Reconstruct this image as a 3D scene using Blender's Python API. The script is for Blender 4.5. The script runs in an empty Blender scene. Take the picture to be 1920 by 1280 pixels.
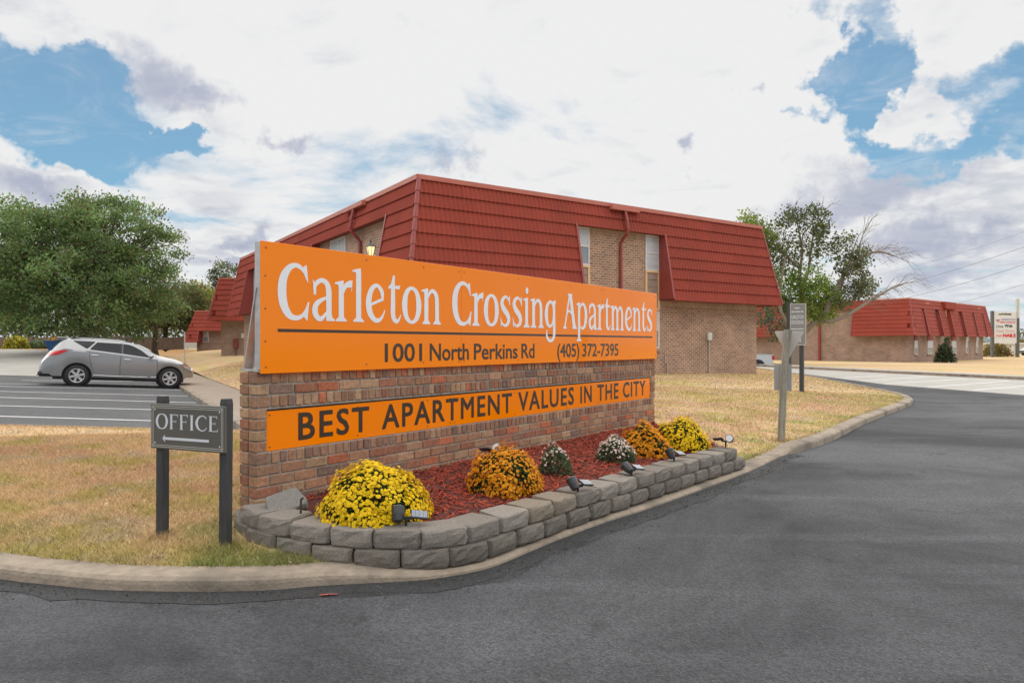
import bpy, math, random
import numpy as np
from math import sin, cos, pi, radians, sqrt, atan2
from mathutils import Vector, Matrix
from mathutils.geometry import delaunay_2d_cdt

random.seed(7)
RNG = np.random.default_rng(11)
SC = bpy.context.scene
COL = SC.collection

# ------------------------------------------------------------------ camera, sky, sun, exposure
EYE = 1.4
cam_d = bpy.data.cameras.new("camera")
cam_d.lens = 24.0
cam_d.sensor_width = 36.0
cam_d.shift_y = 5 / 1920
cam_d.clip_start = 0.05
cam_d.clip_end = 3000
cam = bpy.data.objects.new("camera", cam_d)
cam.location = (0, 0, EYE)
cam.rotation_euler = (radians(90), 0, 0)
COL.objects.link(cam)
SC.camera = cam

SUN_EL, SUN_AZ = 72.0, 2.0          # degrees; azimuth clockwise from +Y
SC.view_settings.view_transform = 'Standard'
SC.view_settings.look = 'None'
SC.view_settings.gamma = 1
SC.view_settings.use_curve_mapping = False
SC.view_settings.exposure = 1.46

world = bpy.data.worlds.new("World")
SC.world = world
world.use_nodes = True


def build_world():
    nt = world.node_tree
    N, K = nt.nodes, nt.links
    N.clear()

    def node(t, **kw):
        n = N.new(t)
        for k, v in kw.items():
            setattr(n, k, v)
        return n

    def put(sock, v):
        if hasattr(v, 'is_linked') or isinstance(v, bpy.types.NodeSocket):
            K.new(v, sock)
        else:
            sock.default_value = v

    def m(op, a, b=0.0, c=None, clamp=False):
        n = node('ShaderNodeMath', operation=op, use_clamp=clamp)
        put(n.inputs[0], a)
        put(n.inputs[1], b)
        if c is not None:
            put(n.inputs[2], c)
        return n.outputs[0]

    def vm(op, a, b):
        n = node('ShaderNodeVectorMath', operation=op)
        put(n.inputs[0], a)
        put(n.inputs[1], b)
        return n.outputs[1] if op in ('LENGTH', 'DOT_PRODUCT', 'DISTANCE') else n.outputs[0]

    def ss(v, lo, hi, a=0.0, b=1.0):
        n = node('ShaderNodeMapRange', interpolation_type='SMOOTHSTEP')
        put(n.inputs[0], v)
        n.inputs[1].default_value, n.inputs[2].default_value = lo, hi
        n.inputs[3].default_value, n.inputs[4].default_value = a, b
        return n.outputs[0]

    def mix(f, a, b):
        n = node('ShaderNodeMix', data_type='RGBA')
        put(n.inputs[0], f)
        put(n.inputs[6], a)
        put(n.inputs[7], b)
        return n.outputs[2]

    tc = node('ShaderNodeTexCoord')
    d = tc.outputs['Generated']
    sep = node('ShaderNodeSeparateXYZ')
    K.new(d, sep.inputs[0])
    zz = m('ADD', m('MAXIMUM', sep.outputs[2], 0.0), 0.13)
    comb = node('ShaderNodeCombineXYZ')
    K.new(m('DIVIDE', sep.outputs[0], zz), comb.inputs[0])
    K.new(m('DIVIDE', sep.outputs[1], zz), comb.inputs[1])
    comb.inputs[2].default_value = 3.7
    p = comb.outputs[0]

    def noise(vec, scale, detail=7, rough=0.58, dist=0.0):
        n = node('ShaderNodeTexNoise')
        put(n.inputs['Vector'], vec)
        n.inputs['Scale'].default_value = scale
        n.inputs['Detail'].default_value = detail
        n.inputs['Roughness'].default_value = rough
        n.inputs['Distortion'].default_value = dist
        return n
    wob = noise(d, 9.0, 5, 0.62)
    wv = vm('SUBTRACT', wob.outputs['Color'], (0.5, 0.5, 0.5))
    wv = vm('MULTIPLY', wv, (0.26, 0.26, 0.16))
    dw = vm('ADD', d, wv)

    def blob(px, py, rad, flat=2.0, soft=0.45):
        v = Vector(((px - 960) / 1280, 1.0, (645 - py) / 1280)).normalized()
        q = vm('MULTIPLY', vm('SUBTRACT', dw, tuple(v)), (1, 1, flat))
        return ss(vm('LENGTH', q, (0, 0, 0)), rad * soft, rad, 1.0, 0.0)

    n1 = noise(p, 1.15, 9, 0.60, 0.25).outputs[0]
    n2 = noise(p, 2.1, 6, 0.55, 0.2).outputs[0]
    ge = 27.0   # thickest, smoothest part of the cloud sheet
    sund = Vector((sin(radians(SUN_AZ)) * cos(radians(ge)), cos(radians(SUN_AZ)) * cos(radians(ge)), sin(radians(ge))))
    toward = vm('DOT_PRODUCT', d, tuple(sund))
    veil = ss(toward, 0.80, 0.985)
    cover = m('ADD', n1, m('MULTIPLY', veil, 0.16))
    cover = m('ADD', cover, ss(sep.outputs[2], 0.02, 0.22, 0.20, 0.085))
    for b in ((10, 150, .12, 1.1), (60, 220, .115, 1.3), (170, 285, .10, 2.8), (300, 268, .06, 3.4), (1590, 60, .12, 1.6), (1560, 190, .11, 1.5), (1700, 150, .13, 2.2),
              (1600, 255, .09, 1.6), (1790, 300, .15, 2.0), (1880, 170, .12, 1.5), (1480, 245, .05, 1.4)):
        cover = m('SUBTRACT', cover, m('MULTIPLY', blob(*b), 0.19))
    for b in ((60, 345, .12, 1.8), (1770, 190, .10, 1.5), (1700, 215, .07, 1.4), (1850, 30, .07, 1.4), (1850, 30, .10, 1.4), (1420, 210, .12, 1.3), (1480, 70, .10, 1.6), (1450, 300, .10, 2), (40, 30, .09, 2), (30, 130, .03, 1.2),
              (90, 170, .03, 1.2), (1700, 370, .12, 2.6), (1850, 400, .15, 2.5), (1560, 250, .05, 1.8)):
        cover = m('ADD', cover, m('MULTIPLY', blob(*b), 0.20))
    dens = ss(cover, 0.455, 0.645)
    wisp = noise(p, 2.6, 8, 0.66, 1.2).outputs[0]
    dens = m('MAXIMUM', dens, ss(wisp, 0.45, 0.85, 0.0, 0.70))
    # cloud bases: grey-lavender patches, fewer near the veiled sun
    dark = ss(n2, 0.57, 0.76)
    dark = m('MULTIPLY', dark, m('SUBTRACT', 1.0, m('MULTIPLY', ss(toward, 0.72, 0.95), 0.93)))
    for b in ((265, 135, .085, 1.7), (350, 180, .07, 2.6), (200, 150, .06, 1.6), (1640, 355, .13, 3.2), (1700, 450, .10, 3.0), (1560, 385, .09, 3.0), (30, 345, .06, 3.0), (1385, 160, .03, 1.6), (1310, 290, .03, 1.8),
              (440, 430, .07, 3.5), (430, 478, .05, 3.5), (540, 275, .045, 2.2), (830, 275, .06, 2.0), (1830, 450, .09, 3), (1780, 520, .12, 4)):
        dark = m('MAXIMUM', dark, m('MULTIPLY', blob(*b, 0.25), 0.68))
    n4 = noise(p, 3.4, 6, 0.6, 0.4).outputs[0]
    n4 = m('ADD', n4, ss(toward, 0.78, 0.97, 0.0, 0.22))
    body = mix(ss(m('ADD', n4, m('MULTIPLY', ss(cover, 0.5, 0.8), -0.10)), 0.28, 0.58), (0.222, 0.231, 0.252, 1), (0.312, 0.312, 0.313, 1))
    cloud = mix(dark, body, (0.126, 0.140, 0.192, 1))
    low = ss(sep.outputs[2], 0.0, 0.14, 0.35, 0.0)
    cloud = mix(low, cloud, (0.255, 0.28, 0.31, 1))

    sky = node('ShaderNodeTexSky', sky_type='NISHITA')
    sky.sun_disc = False
    sky.sun_elevation = radians(SUN_EL)
    sky.sun_rotation = radians(SUN_AZ)
    sky.air_density = 1.0
    sky.dust_density = 0.6
    sky.ozone_density = 1.0
    bg1 = node('ShaderNodeBackground')
    tintsky = mix(0.0, sky.outputs[0], (1, 1, 1, 1))
    mul = node('ShaderNodeMix', data_type='RGBA', blend_type='MULTIPLY')
    mul.inputs[0].default_value = 1.0
    K.new(tintsky, mul.inputs[6])
    mul.inputs[7].default_value = (0.140, 0.325, 0.365, 1)
    K.new(mix(0.20, mul.outputs[2], (2.6, 2.7, 2.8, 1)), bg1.inputs[0])
    bg1.inputs[1].default_value = 0.10
    bg2 = node('ShaderNodeBackground')
    K.new(cloud, bg2.inputs[0])
    bg2.inputs[1].default_value = 1.0
    ms = node('ShaderNodeMixShader')
    K.new(dens, ms.inputs[0])
    K.new(bg1.outputs[0], ms.inputs[1])
    K.new(bg2.outputs[0], ms.inputs[2])
    out = node('ShaderNodeOutputWorld')
    K.new(ms.outputs[0], out.inputs[0])


build_world()
sun_d = bpy.data.lights.new("sun", 'SUN')
sun_d.energy = 1.5           # overcast: the sun spread wide by thin cloud
sun_d.angle = radians(150.0)
sun_d.color = (1.0, 0.95, 0.87)
sun = bpy.data.objects.new("sun", sun_d)
COL.objects.link(sun)
_sd = Vector((sin(radians(SUN_AZ)) * cos(radians(SUN_EL)), cos(radians(SUN_AZ)) * cos(radians(SUN_EL)), sin(radians(SUN_EL))))
sun.rotation_euler = _sd.to_track_quat('Z', 'Y').to_euler()
SC.cycles.max_bounces = 6
SC.cycles.diffuse_bounces = 4
SC.cycles.glossy_bounces = 3
SC.cycles.transparent_max_bounces = 6
try:
    SC.cycles.use_denoising = True
except Exception:
    pass


# ------------------------------------------------------------------ materials
def new_mat(name):
    mt = bpy.data.materials.new(name)
    mt.use_nodes = True
    nt = mt.node_tree
    return mt, nt.nodes, nt.links, nt.nodes['Principled BSDF']


def rgba(c):
    return (c[0], c[1], c[2], 1.0)


def mat(name, c1, c2=None, scale=4.0, rough=0.7, bump=0.0, bscale=None, metal=0.0, spec=0.5, detail=5, coat=0.0, coord='pos', stretch=None, c3=None, s3=0.6):
    """plain surface: two colours mixed by noise at the world position, fine relief."""
    mt, N, K, P = new_mat(name)
    P.inputs['Roughness'].default_value = rough
    P.inputs['Metallic'].default_value = metal
    P.inputs['Specular IOR Level'].default_value = spec
    P.inputs['Coat Weight'].default_value = coat
    P.inputs['Coat Roughness'].default_value = 0.08
    P.inputs['Base Color'].default_value = rgba(c1)
    if coord == 'pos':
        vec = N.new('ShaderNodeNewGeometry').outputs['Position']
    else:
        vec = N.new('ShaderNodeTexCoord').outputs['Object']
    if stretch:
        mp = N.new('ShaderNodeMapping')
        mp.inputs['Scale'].default_value = stretch
        K.new(vec, mp.inputs[0])
        vec = mp.outputs[0]
    if c2 is not None:
        n = N.new('ShaderNodeTexNoise')
        n.inputs['Scale'].default_value = scale
        n.inputs['Detail'].default_value = detail
        n.inputs['Roughness'].default_value = 0.62
        K.new(vec, n.inputs['Vector'])
        r = N.new('ShaderNodeMapRange')
        r.inputs[1].default_value, r.inputs[2].default_value = 0.34, 0.66
        K.new(n.outputs[0], r.inputs[0])
        mx = N.new('ShaderNodeMix')
        mx.data_type = 'RGBA'
        K.new(r.outputs[0], mx.inputs[0])
        mx.inputs[6].default_value, mx.inputs[7].default_value = rgba(c1), rgba(c2)
        colour = mx.outputs[2]
        if c3 is not None:
            n3 = N.new('ShaderNodeTexNoise')
            n3.inputs['Scale'].default_value = s3
            n3.inputs['Detail'].default_value = 4
            K.new(vec, n3.inputs['Vector'])
            r3 = N.new('ShaderNodeMapRange')
            r3.inputs[1].default_value, r3.inputs[2].default_value = 0.48, 0.68
            K.new(n3.outputs[0], r3.inputs[0])
            m3 = N.new('ShaderNodeMix')
            m3.data_type = 'RGBA'
            K.new(r3.outputs[0], m3.inputs[0])
            K.new(colour, m3.inputs[6])
            m3.inputs[7].default_value = rgba(c3)
            colour = m3.outputs[2]
        K.new(colour, P.inputs['Base Color'])
    if bump:
        b = N.new('ShaderNodeBump')
        b.inputs['Strength'].default_value = bump
        b.inputs['Distance'].default_value = 0.01
        nb = N.new('ShaderNodeTexNoise')
        nb.inputs['Scale'].default_value = bscale or scale * 4
        nb.inputs['Detail'].default_value = 6
        nb.inputs['Roughness'].default_value = 0.65
        K.new(vec, nb.inputs['Vector'])
        K.new(nb.outputs[0], b.inputs['Height'])
        K.new(b.outputs[0], P.inputs['Normal'])
    return mt


def tint_mat(name, rough=0.8, bump=0.0, bscale=60, var=0.35, vscale=25, translucent=0.0, spec=0.3):
    """colour from the mesh attribute 'tint' (the piece's own colour), broken up by noise."""
    mt, N, K, P = new_mat(name)
    P.inputs['Roughness'].default_value = rough
    P.inputs['Specular IOR Level'].default_value = spec
    a = N.new('ShaderNodeAttribute')
    a.attribute_name = 'tint'
    colour = a.outputs['Color']
    pos = N.new('ShaderNodeNewGeometry').outputs['Position']
    if var:
        n = N.new('ShaderNodeTexNoise')
        n.inputs['Scale'].default_value = vscale
        n.inputs['Detail'].default_value = 6
        n.inputs['Roughness'].default_value = 0.7
        K.new(pos, n.inputs['Vector'])
        r = N.new('ShaderNodeMapRange')
        r.inputs[1].default_value, r.inputs[2].default_value = 0.25, 0.75
        r.inputs[3].default_value, r.inputs[4].default_value = 1 - var, 1 + var
        K.new(n.outputs[0], r.inputs[0])
        mx = N.new('ShaderNodeMix')
        mx.data_type = 'RGBA'
        mx.blend_type = 'MULTIPLY'
        mx.inputs[0].default_value = 1.0
        K.new(colour, mx.inputs[6])
        K.new(r.outputs[0], mx.inputs[7])
        colour = mx.outputs[2]
    K.new(colour, P.inputs['Base Color'])
    if bump:
        b = N.new('ShaderNodeBump')
        b.inputs['Strength'].default_value = bump
        b.inputs['Distance'].default_value = 0.008
        nb = N.new('ShaderNodeTexNoise')
        nb.inputs['Scale'].default_value = bscale
        nb.inputs['Detail'].default_value = 6
        nb.inputs['Distortion'].default_value = 1.0
        K.new(pos, nb.inputs['Vector'])
        K.new(nb.outputs[0], b.inputs['Height'])
        K.new(b.outputs[0], P.inputs['Normal'])
    if translucent:
        out = N['Material Output']
        t = N.new('ShaderNodeBsdfTranslucent')
        K.new(colour, t.inputs[0])
        ms = N.new('ShaderNodeMixShader')
        ms.inputs[0].default_value = translucent
        K.new(P.outputs[0], ms.inputs[1])
        K.new(t.outputs[0], ms.inputs[2])
        K.new(ms.outputs[0], out.inputs[0])
    return mt


def brick_mat(name, c1, c2, mortar, bw=0.215, rh=0.08, soldier=False, ms=0.013):
    """brickwork too far away to tell single bricks apart."""
    mt, N, K, P = new_mat(name)
    P.inputs['Roughness'].default_value = 0.85
    tc = N.new('ShaderNodeTexCoord')
    so = N.new('ShaderNodeSeparateXYZ')
    K.new(tc.outputs['Object'], so.inputs[0])
    sn = N.new('ShaderNodeSeparateXYZ')
    K.new(tc.outputs['Normal'], sn.inputs[0])
    ab = N.new('ShaderNodeMath')
    ab.operation = 'ABSOLUTE'
    K.new(sn.outputs[0], ab.inputs[0])
    gt = N.new('ShaderNodeMath')
    gt.operation = 'GREATER_THAN'
    gt.inputs[1].default_value = 0.5
    K.new(ab.outputs[0], gt.inputs[0])
    mx = N.new('ShaderNodeMix')
    K.new(gt.outputs[0], mx.inputs[0])
    K.new(so.outputs[0], mx.inputs[2])
    K.new(so.outputs[1], mx.inputs[3])
    cb = N.new('ShaderNodeCombineXYZ')
    if soldier:
        K.new(so.outputs[2], cb.inputs[0])
        K.new(mx.outputs[0], cb.inputs[1])
    else:
        K.new(mx.outputs[0], cb.inputs[0])
        K.new(so.outputs[2], cb.inputs[1])
    br = N.new('ShaderNodeTexBrick')
    br.inputs['Color1'].default_value = rgba(c1)
    br.inputs['Color2'].default_value = rgba(c2)
    br.inputs['Mortar'].default_value = rgba(mortar)
    br.inputs['Scale'].default_value = 1.0
    br.inputs['Mortar Size'].default_value = ms
    br.inputs['Mortar Smooth'].default_value = 0.2
    br.inputs['Bias'].default_value = 0.0
    br.inputs['Brick Width'].default_value = bw
    br.inputs['Row Height'].default_value = rh
    if soldier:
        br.offset = 0.0
    K.new(cb.outputs[0], br.inputs['Vector'])
    n = N.new('ShaderNodeTexNoise')
    n.inputs['Scale'].default_value = 1.1
    n.inputs['Detail'].default_value = 8
    K.new(tc.outputs['Object'], n.inputs['Vector'])
    r = N.new('ShaderNodeMapRange')
    r.inputs[1].default_value, r.inputs[2].default_value = 0.3, 0.7
    r.inputs[3].default_value, r.inputs[4].default_value = 0.82, 1.15
    K.new(n.outputs[0], r.inputs[0])
    m2 = N.new('ShaderNodeMix')
    m2.data_type = 'RGBA'
    m2.blend_type = 'MULTIPLY'
    m2.inputs[0].default_value = 1.0
    K.new(br.outputs['Color'], m2.inputs[6])
    K.new(r.outputs[0], m2.inputs[7])
    K.new(m2.outputs[2], P.inputs['Base Color'])
    b = N.new('ShaderNodeBump')
    b.invert = True
    b.inputs['Strength'].default_value = 0.6
    b.inputs['Distance'].default_value = 0.01
    K.new(br.outputs['Fac'], b.inputs['Height'])
    K.new(b.outputs[0], P.inputs['Normal'])
    return mt


def asphalt_mat(name, dark, light, speck, rough=0.8, patch=0.35):
    mt, N, K, P = new_mat(name)
    P.inputs['Roughness'].default_value = rough
    P.inputs['Specular IOR Level'].default_value = 0.4
    pos = N.new('ShaderNodeNewGeometry').outputs['Position']

    def noise(s, det=5, rg=0.6, dist=0.0):
        n = N.new('ShaderNodeTexNoise')
        n.inputs['Scale'].default_value = s
        n.inputs['Detail'].default_value = det
        n.inputs['Roughness'].default_value = rg
        n.inputs['Distortion'].default_value = dist
        K.new(pos, n.inputs['Vector'])
        return n.outputs[0]

    def rng(v, a, b, c=0.0, d=1.0):
        r = N.new('ShaderNodeMapRange')
        r.inputs[1].default_value, r.inputs[2].default_value = a, b
        r.inputs[3].default_value, r.inputs[4].default_value = c, d
        K.new(v, r.inputs[0])
        return r.outputs[0]

    def mix(f, a, b):
        m_ = N.new('ShaderNodeMix')
        m_.data_type = 'RGBA'
        K.new(f, m_.inputs[0])
        for s, v in ((m_.inputs[6], a), (m_.inputs[7], b)):
            if isinstance(v, tuple):
                s.default_value = rgba(v)
            else:
                K.new(v, s)
        return m_.outputs[2]
    base = mix(rng(noise(patch, 7, 0.62, 0.9), 0.36, 0.62), dark, light)
    mp = N.new('ShaderNodeMapping')
    mp.inputs['Rotation'].default_value = (0, 0, radians(-48))
    mp.inputs['Scale'].default_value = (0.22, 1.5, 1.0)
    K.new(pos, mp.inputs[0])
    ns = N.new('ShaderNodeTexNoise')
    ns.inputs['Scale'].default_value = 1.3
    ns.inputs['Detail'].default_value = 6
    ns.inputs['Distortion'].default_value = 0.7
    K.new(mp.outputs[0], ns.inputs['Vector'])
    base = mix(rng(ns.outputs[0], 0.50, 0.74, 0.0, 0.55), base, tuple(c * 1.25 for c in light))
    base = mix(rng(noise(1.7, 4, 0.6, 1.0), 0.60, 0.72, 0.0, 0.55), base, tuple(c * 0.55 for c in dark))
    ve = N.new('ShaderNodeTexVoronoi')
    ve.feature = 'DISTANCE_TO_EDGE'
    ve.inputs['Scale'].default_value = 0.34
    wob = N.new('ShaderNodeTexNoise')
    wob.inputs['Scale'].default_value = 2.2
    wob.inputs['Detail'].default_value = 6
    K.new(pos, wob.inputs['Vector'])
    av = N.new('ShaderNodeVectorMath')
    av.operation = 'MULTIPLY_ADD'
    K.new(wob.outputs['Color'], av.inputs[0])
    av.inputs[1].default_value = (0.8, 0.8, 0.8)
    K.new(pos, av.inputs[2])
    K.new(av.outputs[0], ve.inputs['Vector'])
    cm = N.new('ShaderNodeMath')
    cm.operation = 'MULTIPLY'
    K.new(rng(ve.outputs['Distance'], 0.0015, 0.005, 1.0, 0.0), cm.inputs[0])
    K.new(rng(noise(0.5, 3), 0.50, 0.56, 0.0, 0.55), cm.inputs[1])
    base = mix(cm.outputs[0], base, tuple(c * 0.25 for c in dark))
    grit = mix(rng(noise(130, 3, 0.7), 0.40, 0.62, 0.45, 1.0), tuple(c * 0.45 for c in dark), base)
    v = N.new('ShaderNodeTexVoronoi')
    v.inputs['Scale'].default_value = 75
    K.new(pos, v.inputs['Vector'])
    sp = N.new('ShaderNodeMath')
    sp.operation = 'MULTIPLY'
    K.new(rng(v.outputs['Distance'], 0.16, 0.30, 1.0, 0.0), sp.inputs[0])
    K.new(rng(noise(60, 2), 0.56, 0.66, 0.0, 0.7), sp.inputs[1])
    vs = N.new('ShaderNodeTexVoronoi')
    vs.inputs['Scale'].default_value = 85
    K.new(pos, vs.inputs['Vector'])
    hs_ = N.new('ShaderNodeSeparateColor')
    K.new(vs.outputs['Color'], hs_.inputs[0])
    st = N.new('ShaderNodeMix')
    st.data_type = 'RGBA'
    st.blend_type = 'MULTIPLY'
    st.inputs[0].default_value = 1.0
    K.new(grit, st.inputs[6])
    K.new(rng(hs_.outputs[0], 0.0, 1.0, 0.62, 1.36), st.inputs[7])
    col = mix(sp.outputs[0], st.outputs[2], speck)
    K.new(col, P.inputs['Base Color'])
    b = N.new('ShaderNodeBump')
    b.inputs['Strength'].default_value = 0.9
    b.inputs['Distance'].default_value = 0.006
    K.new(vs.outputs['Distance'], b.inputs['Height'])
    K.new(b.outputs[0], P.inputs['Normal'])
    return mt


M = {}
M['asphalt'] = asphalt_mat('asphalt', (0.021, 0.022, 0.026), (0.108, 0.110, 0.119), (0.20, 0.20, 0.20))
M['lot'] = asphalt_mat('lot_asphalt', (0.085, 0.086, 0.09), (0.13, 0.13, 0.132), (0.19, 0.19, 0.19), patch=0.25)
M['tar'] = mat('tar', (0.018, 0.018, 0.019), (0.045, 0.045, 0.047), 60, 0.75, 0.9, 120)
M['concrete'] = mat('concrete', (0.43, 0.39, 0.33), (0.34, 0.305, 0.255), 3.0, 0.85, 0.5, 60, c3=(0.27, 0.24, 0.205), s3=1.4)
M['walk'] = mat('sidewalk_concrete', (0.34, 0.265, 0.20), (0.285, 0.225, 0.175), 1.6, 0.85, 0.3, 50)
M['kerb'] = mat('kerb_concrete', (0.37, 0.295, 0.222), (0.26, 0.212, 0.163), 14.0, 0.9, 1.0, 45, c3=(0.165, 0.138, 0.11), s3=1.9)
M['drive'] = mat('drive_concrete', (0.42, 0.395, 0.355), (0.34, 0.32, 0.29), 0.8, 0.85, 0.2, 40)
M['paint'] = mat('road_paint', (0.80, 0.80, 0.80), (0.62, 0.62, 0.62), 9, 0.7)
M['lawn'] = tint_mat('lawn', 0.95, 1.0, 45, 0.38, 22, spec=0.1)
M['blade'] = tint_mat('grass_blade', 0.8, 0, 0, 0.0, translucent=0.25, spec=0.15)
M['leaf'] = tint_mat('leaf', 0.55, 0, 0, 0.0, translucent=0.5, spec=0.4)
M['petal'] = tint_mat('petal', 0.7, 0, 0, 0.0, translucent=0.22, spec=0.2)
M['brick'] = tint_mat('fired_brick', 0.85, 0.9, 42, 0.40, 30, spec=0.25)
M['mortar'] = mat('mortar', (0.43, 0.385, 0.33), (0.33, 0.295, 0.25), 20, 0.95, 0.8, 90)
M['block'] = tint_mat('split_concrete_block', 0.95, 1.0, 150, 0.55, 140, spec=0.15)
M['chip'] = tint_mat('bark_chip', 0.85, 0.4, 120, 0.3, 60, spec=0.2)
M['soil'] = mat('mulch_base', (0.13, 0.028, 0.018), (0.055, 0.017, 0.012), 30, 0.95, 1.0, 60)
M['rbrick'] = brick_mat('apartment_brick', (0.42, 0.218, 0.136), (0.24, 0.124, 0.080), (0.51, 0.415, 0.325))
M['rsoldier'] = brick_mat('apartment_soldier', (0.46, 0.28, 0.19), (0.31, 0.19, 0.13), (0.47, 0.385, 0.30), soldier=True)
M['rbrick2'] = brick_mat('far_brick', (0.39, 0.25, 0.185), (0.26, 0.165, 0.125), (0.38, 0.31, 0.25), bw=0.25, rh=0.085, ms=0.010)
M['tile'] = mat('roof_tile_metal', (0.315, 0.055, 0.035), (0.270, 0.049, 0.031), 1.3, 0.75, 0.15, 90, spec=0.2, c3=(0.27, 0.053, 0.034), s3=3.0, stretch=(1, 1, 0.35))
def vary_by_piece(mt, lo, hi):
    nt = mt.node_tree
    P_ = nt.nodes['Principled BSDF']
    src = P_.inputs['Base Color'].links[0].from_socket
    oi = nt.nodes.new('ShaderNodeObjectInfo')
    r_ = nt.nodes.new('ShaderNodeMapRange')
    r_.inputs[3].default_value, r_.inputs[4].default_value = lo, hi
    nt.links.new(oi.outputs['Random'], r_.inputs[0])
    mx_ = nt.nodes.new('ShaderNodeMix')
    mx_.data_type = 'RGBA'
    mx_.blend_type = 'MULTIPLY'
    mx_.inputs[0].default_value = 1.0
    nt.links.new(src, mx_.inputs[6])
    nt.links.new(r_.outputs[0], mx_.inputs[7])
    nt.links.new(mx_.outputs[2], P_.inputs['Base Color'])


vary_by_piece(M['tile'], .94, 1.05)
M['trim'] = mat('red_trim', (0.30, 0.052, 0.042), (0.26, 0.047, 0.038), 2.0, 0.5, coord='pos')
M['fascia'] = mat('red_fascia', (0.50, 0.150, 0.105), (0.43, 0.125, 0.088), 2.0, 0.5)
M['soffit'] = mat('soffit', (0.22, 0.05, 0.04), (0.18, 0.045, 0.035), 2, 0.8)
M['roofdeck'] = mat('flat_roof', (0.3, 0.28, 0.26), (0.24, 0.22, 0.2), 2, 0.9)
M['white'] = mat('white_frame', (0.72, 0.71, 0.69), (0.62, 0.61, 0.58), 6, 0.5)
M['tan'] = mat('tan_trim', (0.78, 0.52, 0.28), (0.70, 0.46, 0.25), 5, 0.6)
M['siding'] = mat('brown_siding', (0.34, 0.26, 0.21), (0.29, 0.22, 0.18), 5, 0.7)
M['pane'] = mat('window_pane', (0.30, 0.33, 0.37), (0.22, 0.25, 0.29), 1.2, 0.06, spec=0.7)
M['pane_blind'] = mat('window_pane_blind', (0.58, 0.60, 0.63), (0.47, 0.50, 0.54), 3, 0.08, spec=0.7, stretch=(0.3, 0.3, 6))  # pale slatted blinds behind the glass, in the pane's own colour
M['orange'] = mat('orange_vinyl', (1.0, 0.250, 0.0), (0.98, 0.24, 0.0), 1.2, 0.10, spec=0.38)
M['letter_white'] = mat('white_vinyl', (0.86, 0.86, 0.88), (0.82, 0.82, 0.85), 2, 0.22)
M['letter_dark'] = mat('dark_vinyl', (0.045, 0.030, 0.018), (0.055, 0.036, 0.02), 2, 0.3)
M['galv'] = mat('galvanised_steel', (0.52, 0.52, 0.51), (0.40, 0.40, 0.39), 14, 0.45, 0.1, 80, metal=0.35)
M['screw'] = mat('screw_head', (0.06, 0.035, 0.02), None, rough=0.4)
M['black_post'] = mat('black_timber', (0.028, 0.030, 0.034), (0.055, 0.056, 0.058), 5, 0.55, 0.4, 40, stretch=(6, 6, 1.0))
M['grey_board'] = mat('charcoal_board', (0.110, 0.100, 0.085), (0.098, 0.090, 0.078), 5, 0.5)
M['silver_print'] = mat('silver_print', (0.66, 0.68, 0.71), (0.60, 0.62, 0.65), 6, 0.4)
M['cream_print'] = mat('cream_print', (0.62, 0.60, 0.52), None, rough=0.5)
M['wood_post'] = mat('weathered_post', (0.40, 0.375, 0.31), (0.27, 0.25, 0.205), 8, 0.85, 0.9, 40, stretch=(5, 5, 0.5), c3=(0.20, 0.19, 0.15), s3=3)
M['alu'] = mat('bare_aluminium', (0.58, 0.53, 0.48), (0.52, 0.475, 0.43), 4, 0.5, metal=0.15)
M['alu_grey'] = mat('grey_aluminium', (0.42, 0.42, 0.42), (0.37, 0.37, 0.37), 4, 0.5, metal=0.2)
M['black_plastic'] = mat('black_plastic', (0.022, 0.023, 0.026), (0.03, 0.031, 0.034), 10, 0.4)
M['solar'] = mat('solar_cell', (0.16, 0.19, 0.23), (0.10, 0.12, 0.16), 40, 0.15, spec=0.8)
M['lens'] = mat('lamp_lens', (0.55, 0.57, 0.60), None, rough=0.1, spec=0.8)
M['bark'] = mat('bark', (0.105, 0.078, 0.055), (0.055, 0.042, 0.032), 12, 0.9, 1.0, 30, stretch=(4, 4, 1))
M['bark_pale'] = mat('pale_bark', (0.30, 0.255, 0.21), (0.20, 0.165, 0.135), 10, 0.9, 0.8, 30, stretch=(4, 4, 1))
M['car_paint'] = mat('silver_car_paint', (0.33, 0.33, 0.335), (0.31, 0.31, 0.315), 200, 0.28, metal=0.55, coat=0.7, coord='obj')
M['truck_paint'] = mat('pale_car_paint', (0.66, 0.68, 0.71), None, rough=0.3, metal=0.3, coat=0.7)
M['dark_paint'] = mat('dark_car_paint', (0.03, 0.033, 0.045), None, rough=0.25, coat=0.8)
M['car_glass'] = mat('tinted_glass', (0.010, 0.011, 0.014), (0.014, 0.015, 0.019), 3, 0.06, spec=0.35)
M['rubber'] = mat('tyre_rubber', (0.022, 0.022, 0.023), (0.03, 0.03, 0.03), 20, 0.8)
M['rim'] = mat('alloy_rim', (0.62, 0.62, 0.63), None, rough=0.3, metal=0.6)
M['chrome'] = mat('chrome', (0.75, 0.75, 0.76), None, rough=0.12, metal=0.9)
M['tail'] = mat('red_lamp', (0.62, 0.012, 0.012), (0.5, 0.01, 0.01), 12, 0.12, coat=0.6)
M['headlamp'] = mat('headlamp', (0.55, 0.56, 0.57), (0.35, 0.36, 0.38), 14, 0.08, coat=0.8)
M['amber'] = mat('amber_lens', (0.75, 0.22, 0.04), None, rough=0.2)
M['blue'] = mat('blue_steel', (0.04, 0.17, 0.50), (0.035, 0.14, 0.42), 3, 0.5)
M['timber'] = mat('grey_timber', (0.34, 0.31, 0.27), (0.22, 0.20, 0.175), 9, 0.9, 0.8, 40, stretch=(1, 1, 4))
M['fence'] = mat('fence_wood', (0.22, 0.155, 0.115), (0.14, 0.10, 0.075), 4, 0.9, stretch=(3, 3, 0.5))
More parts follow.
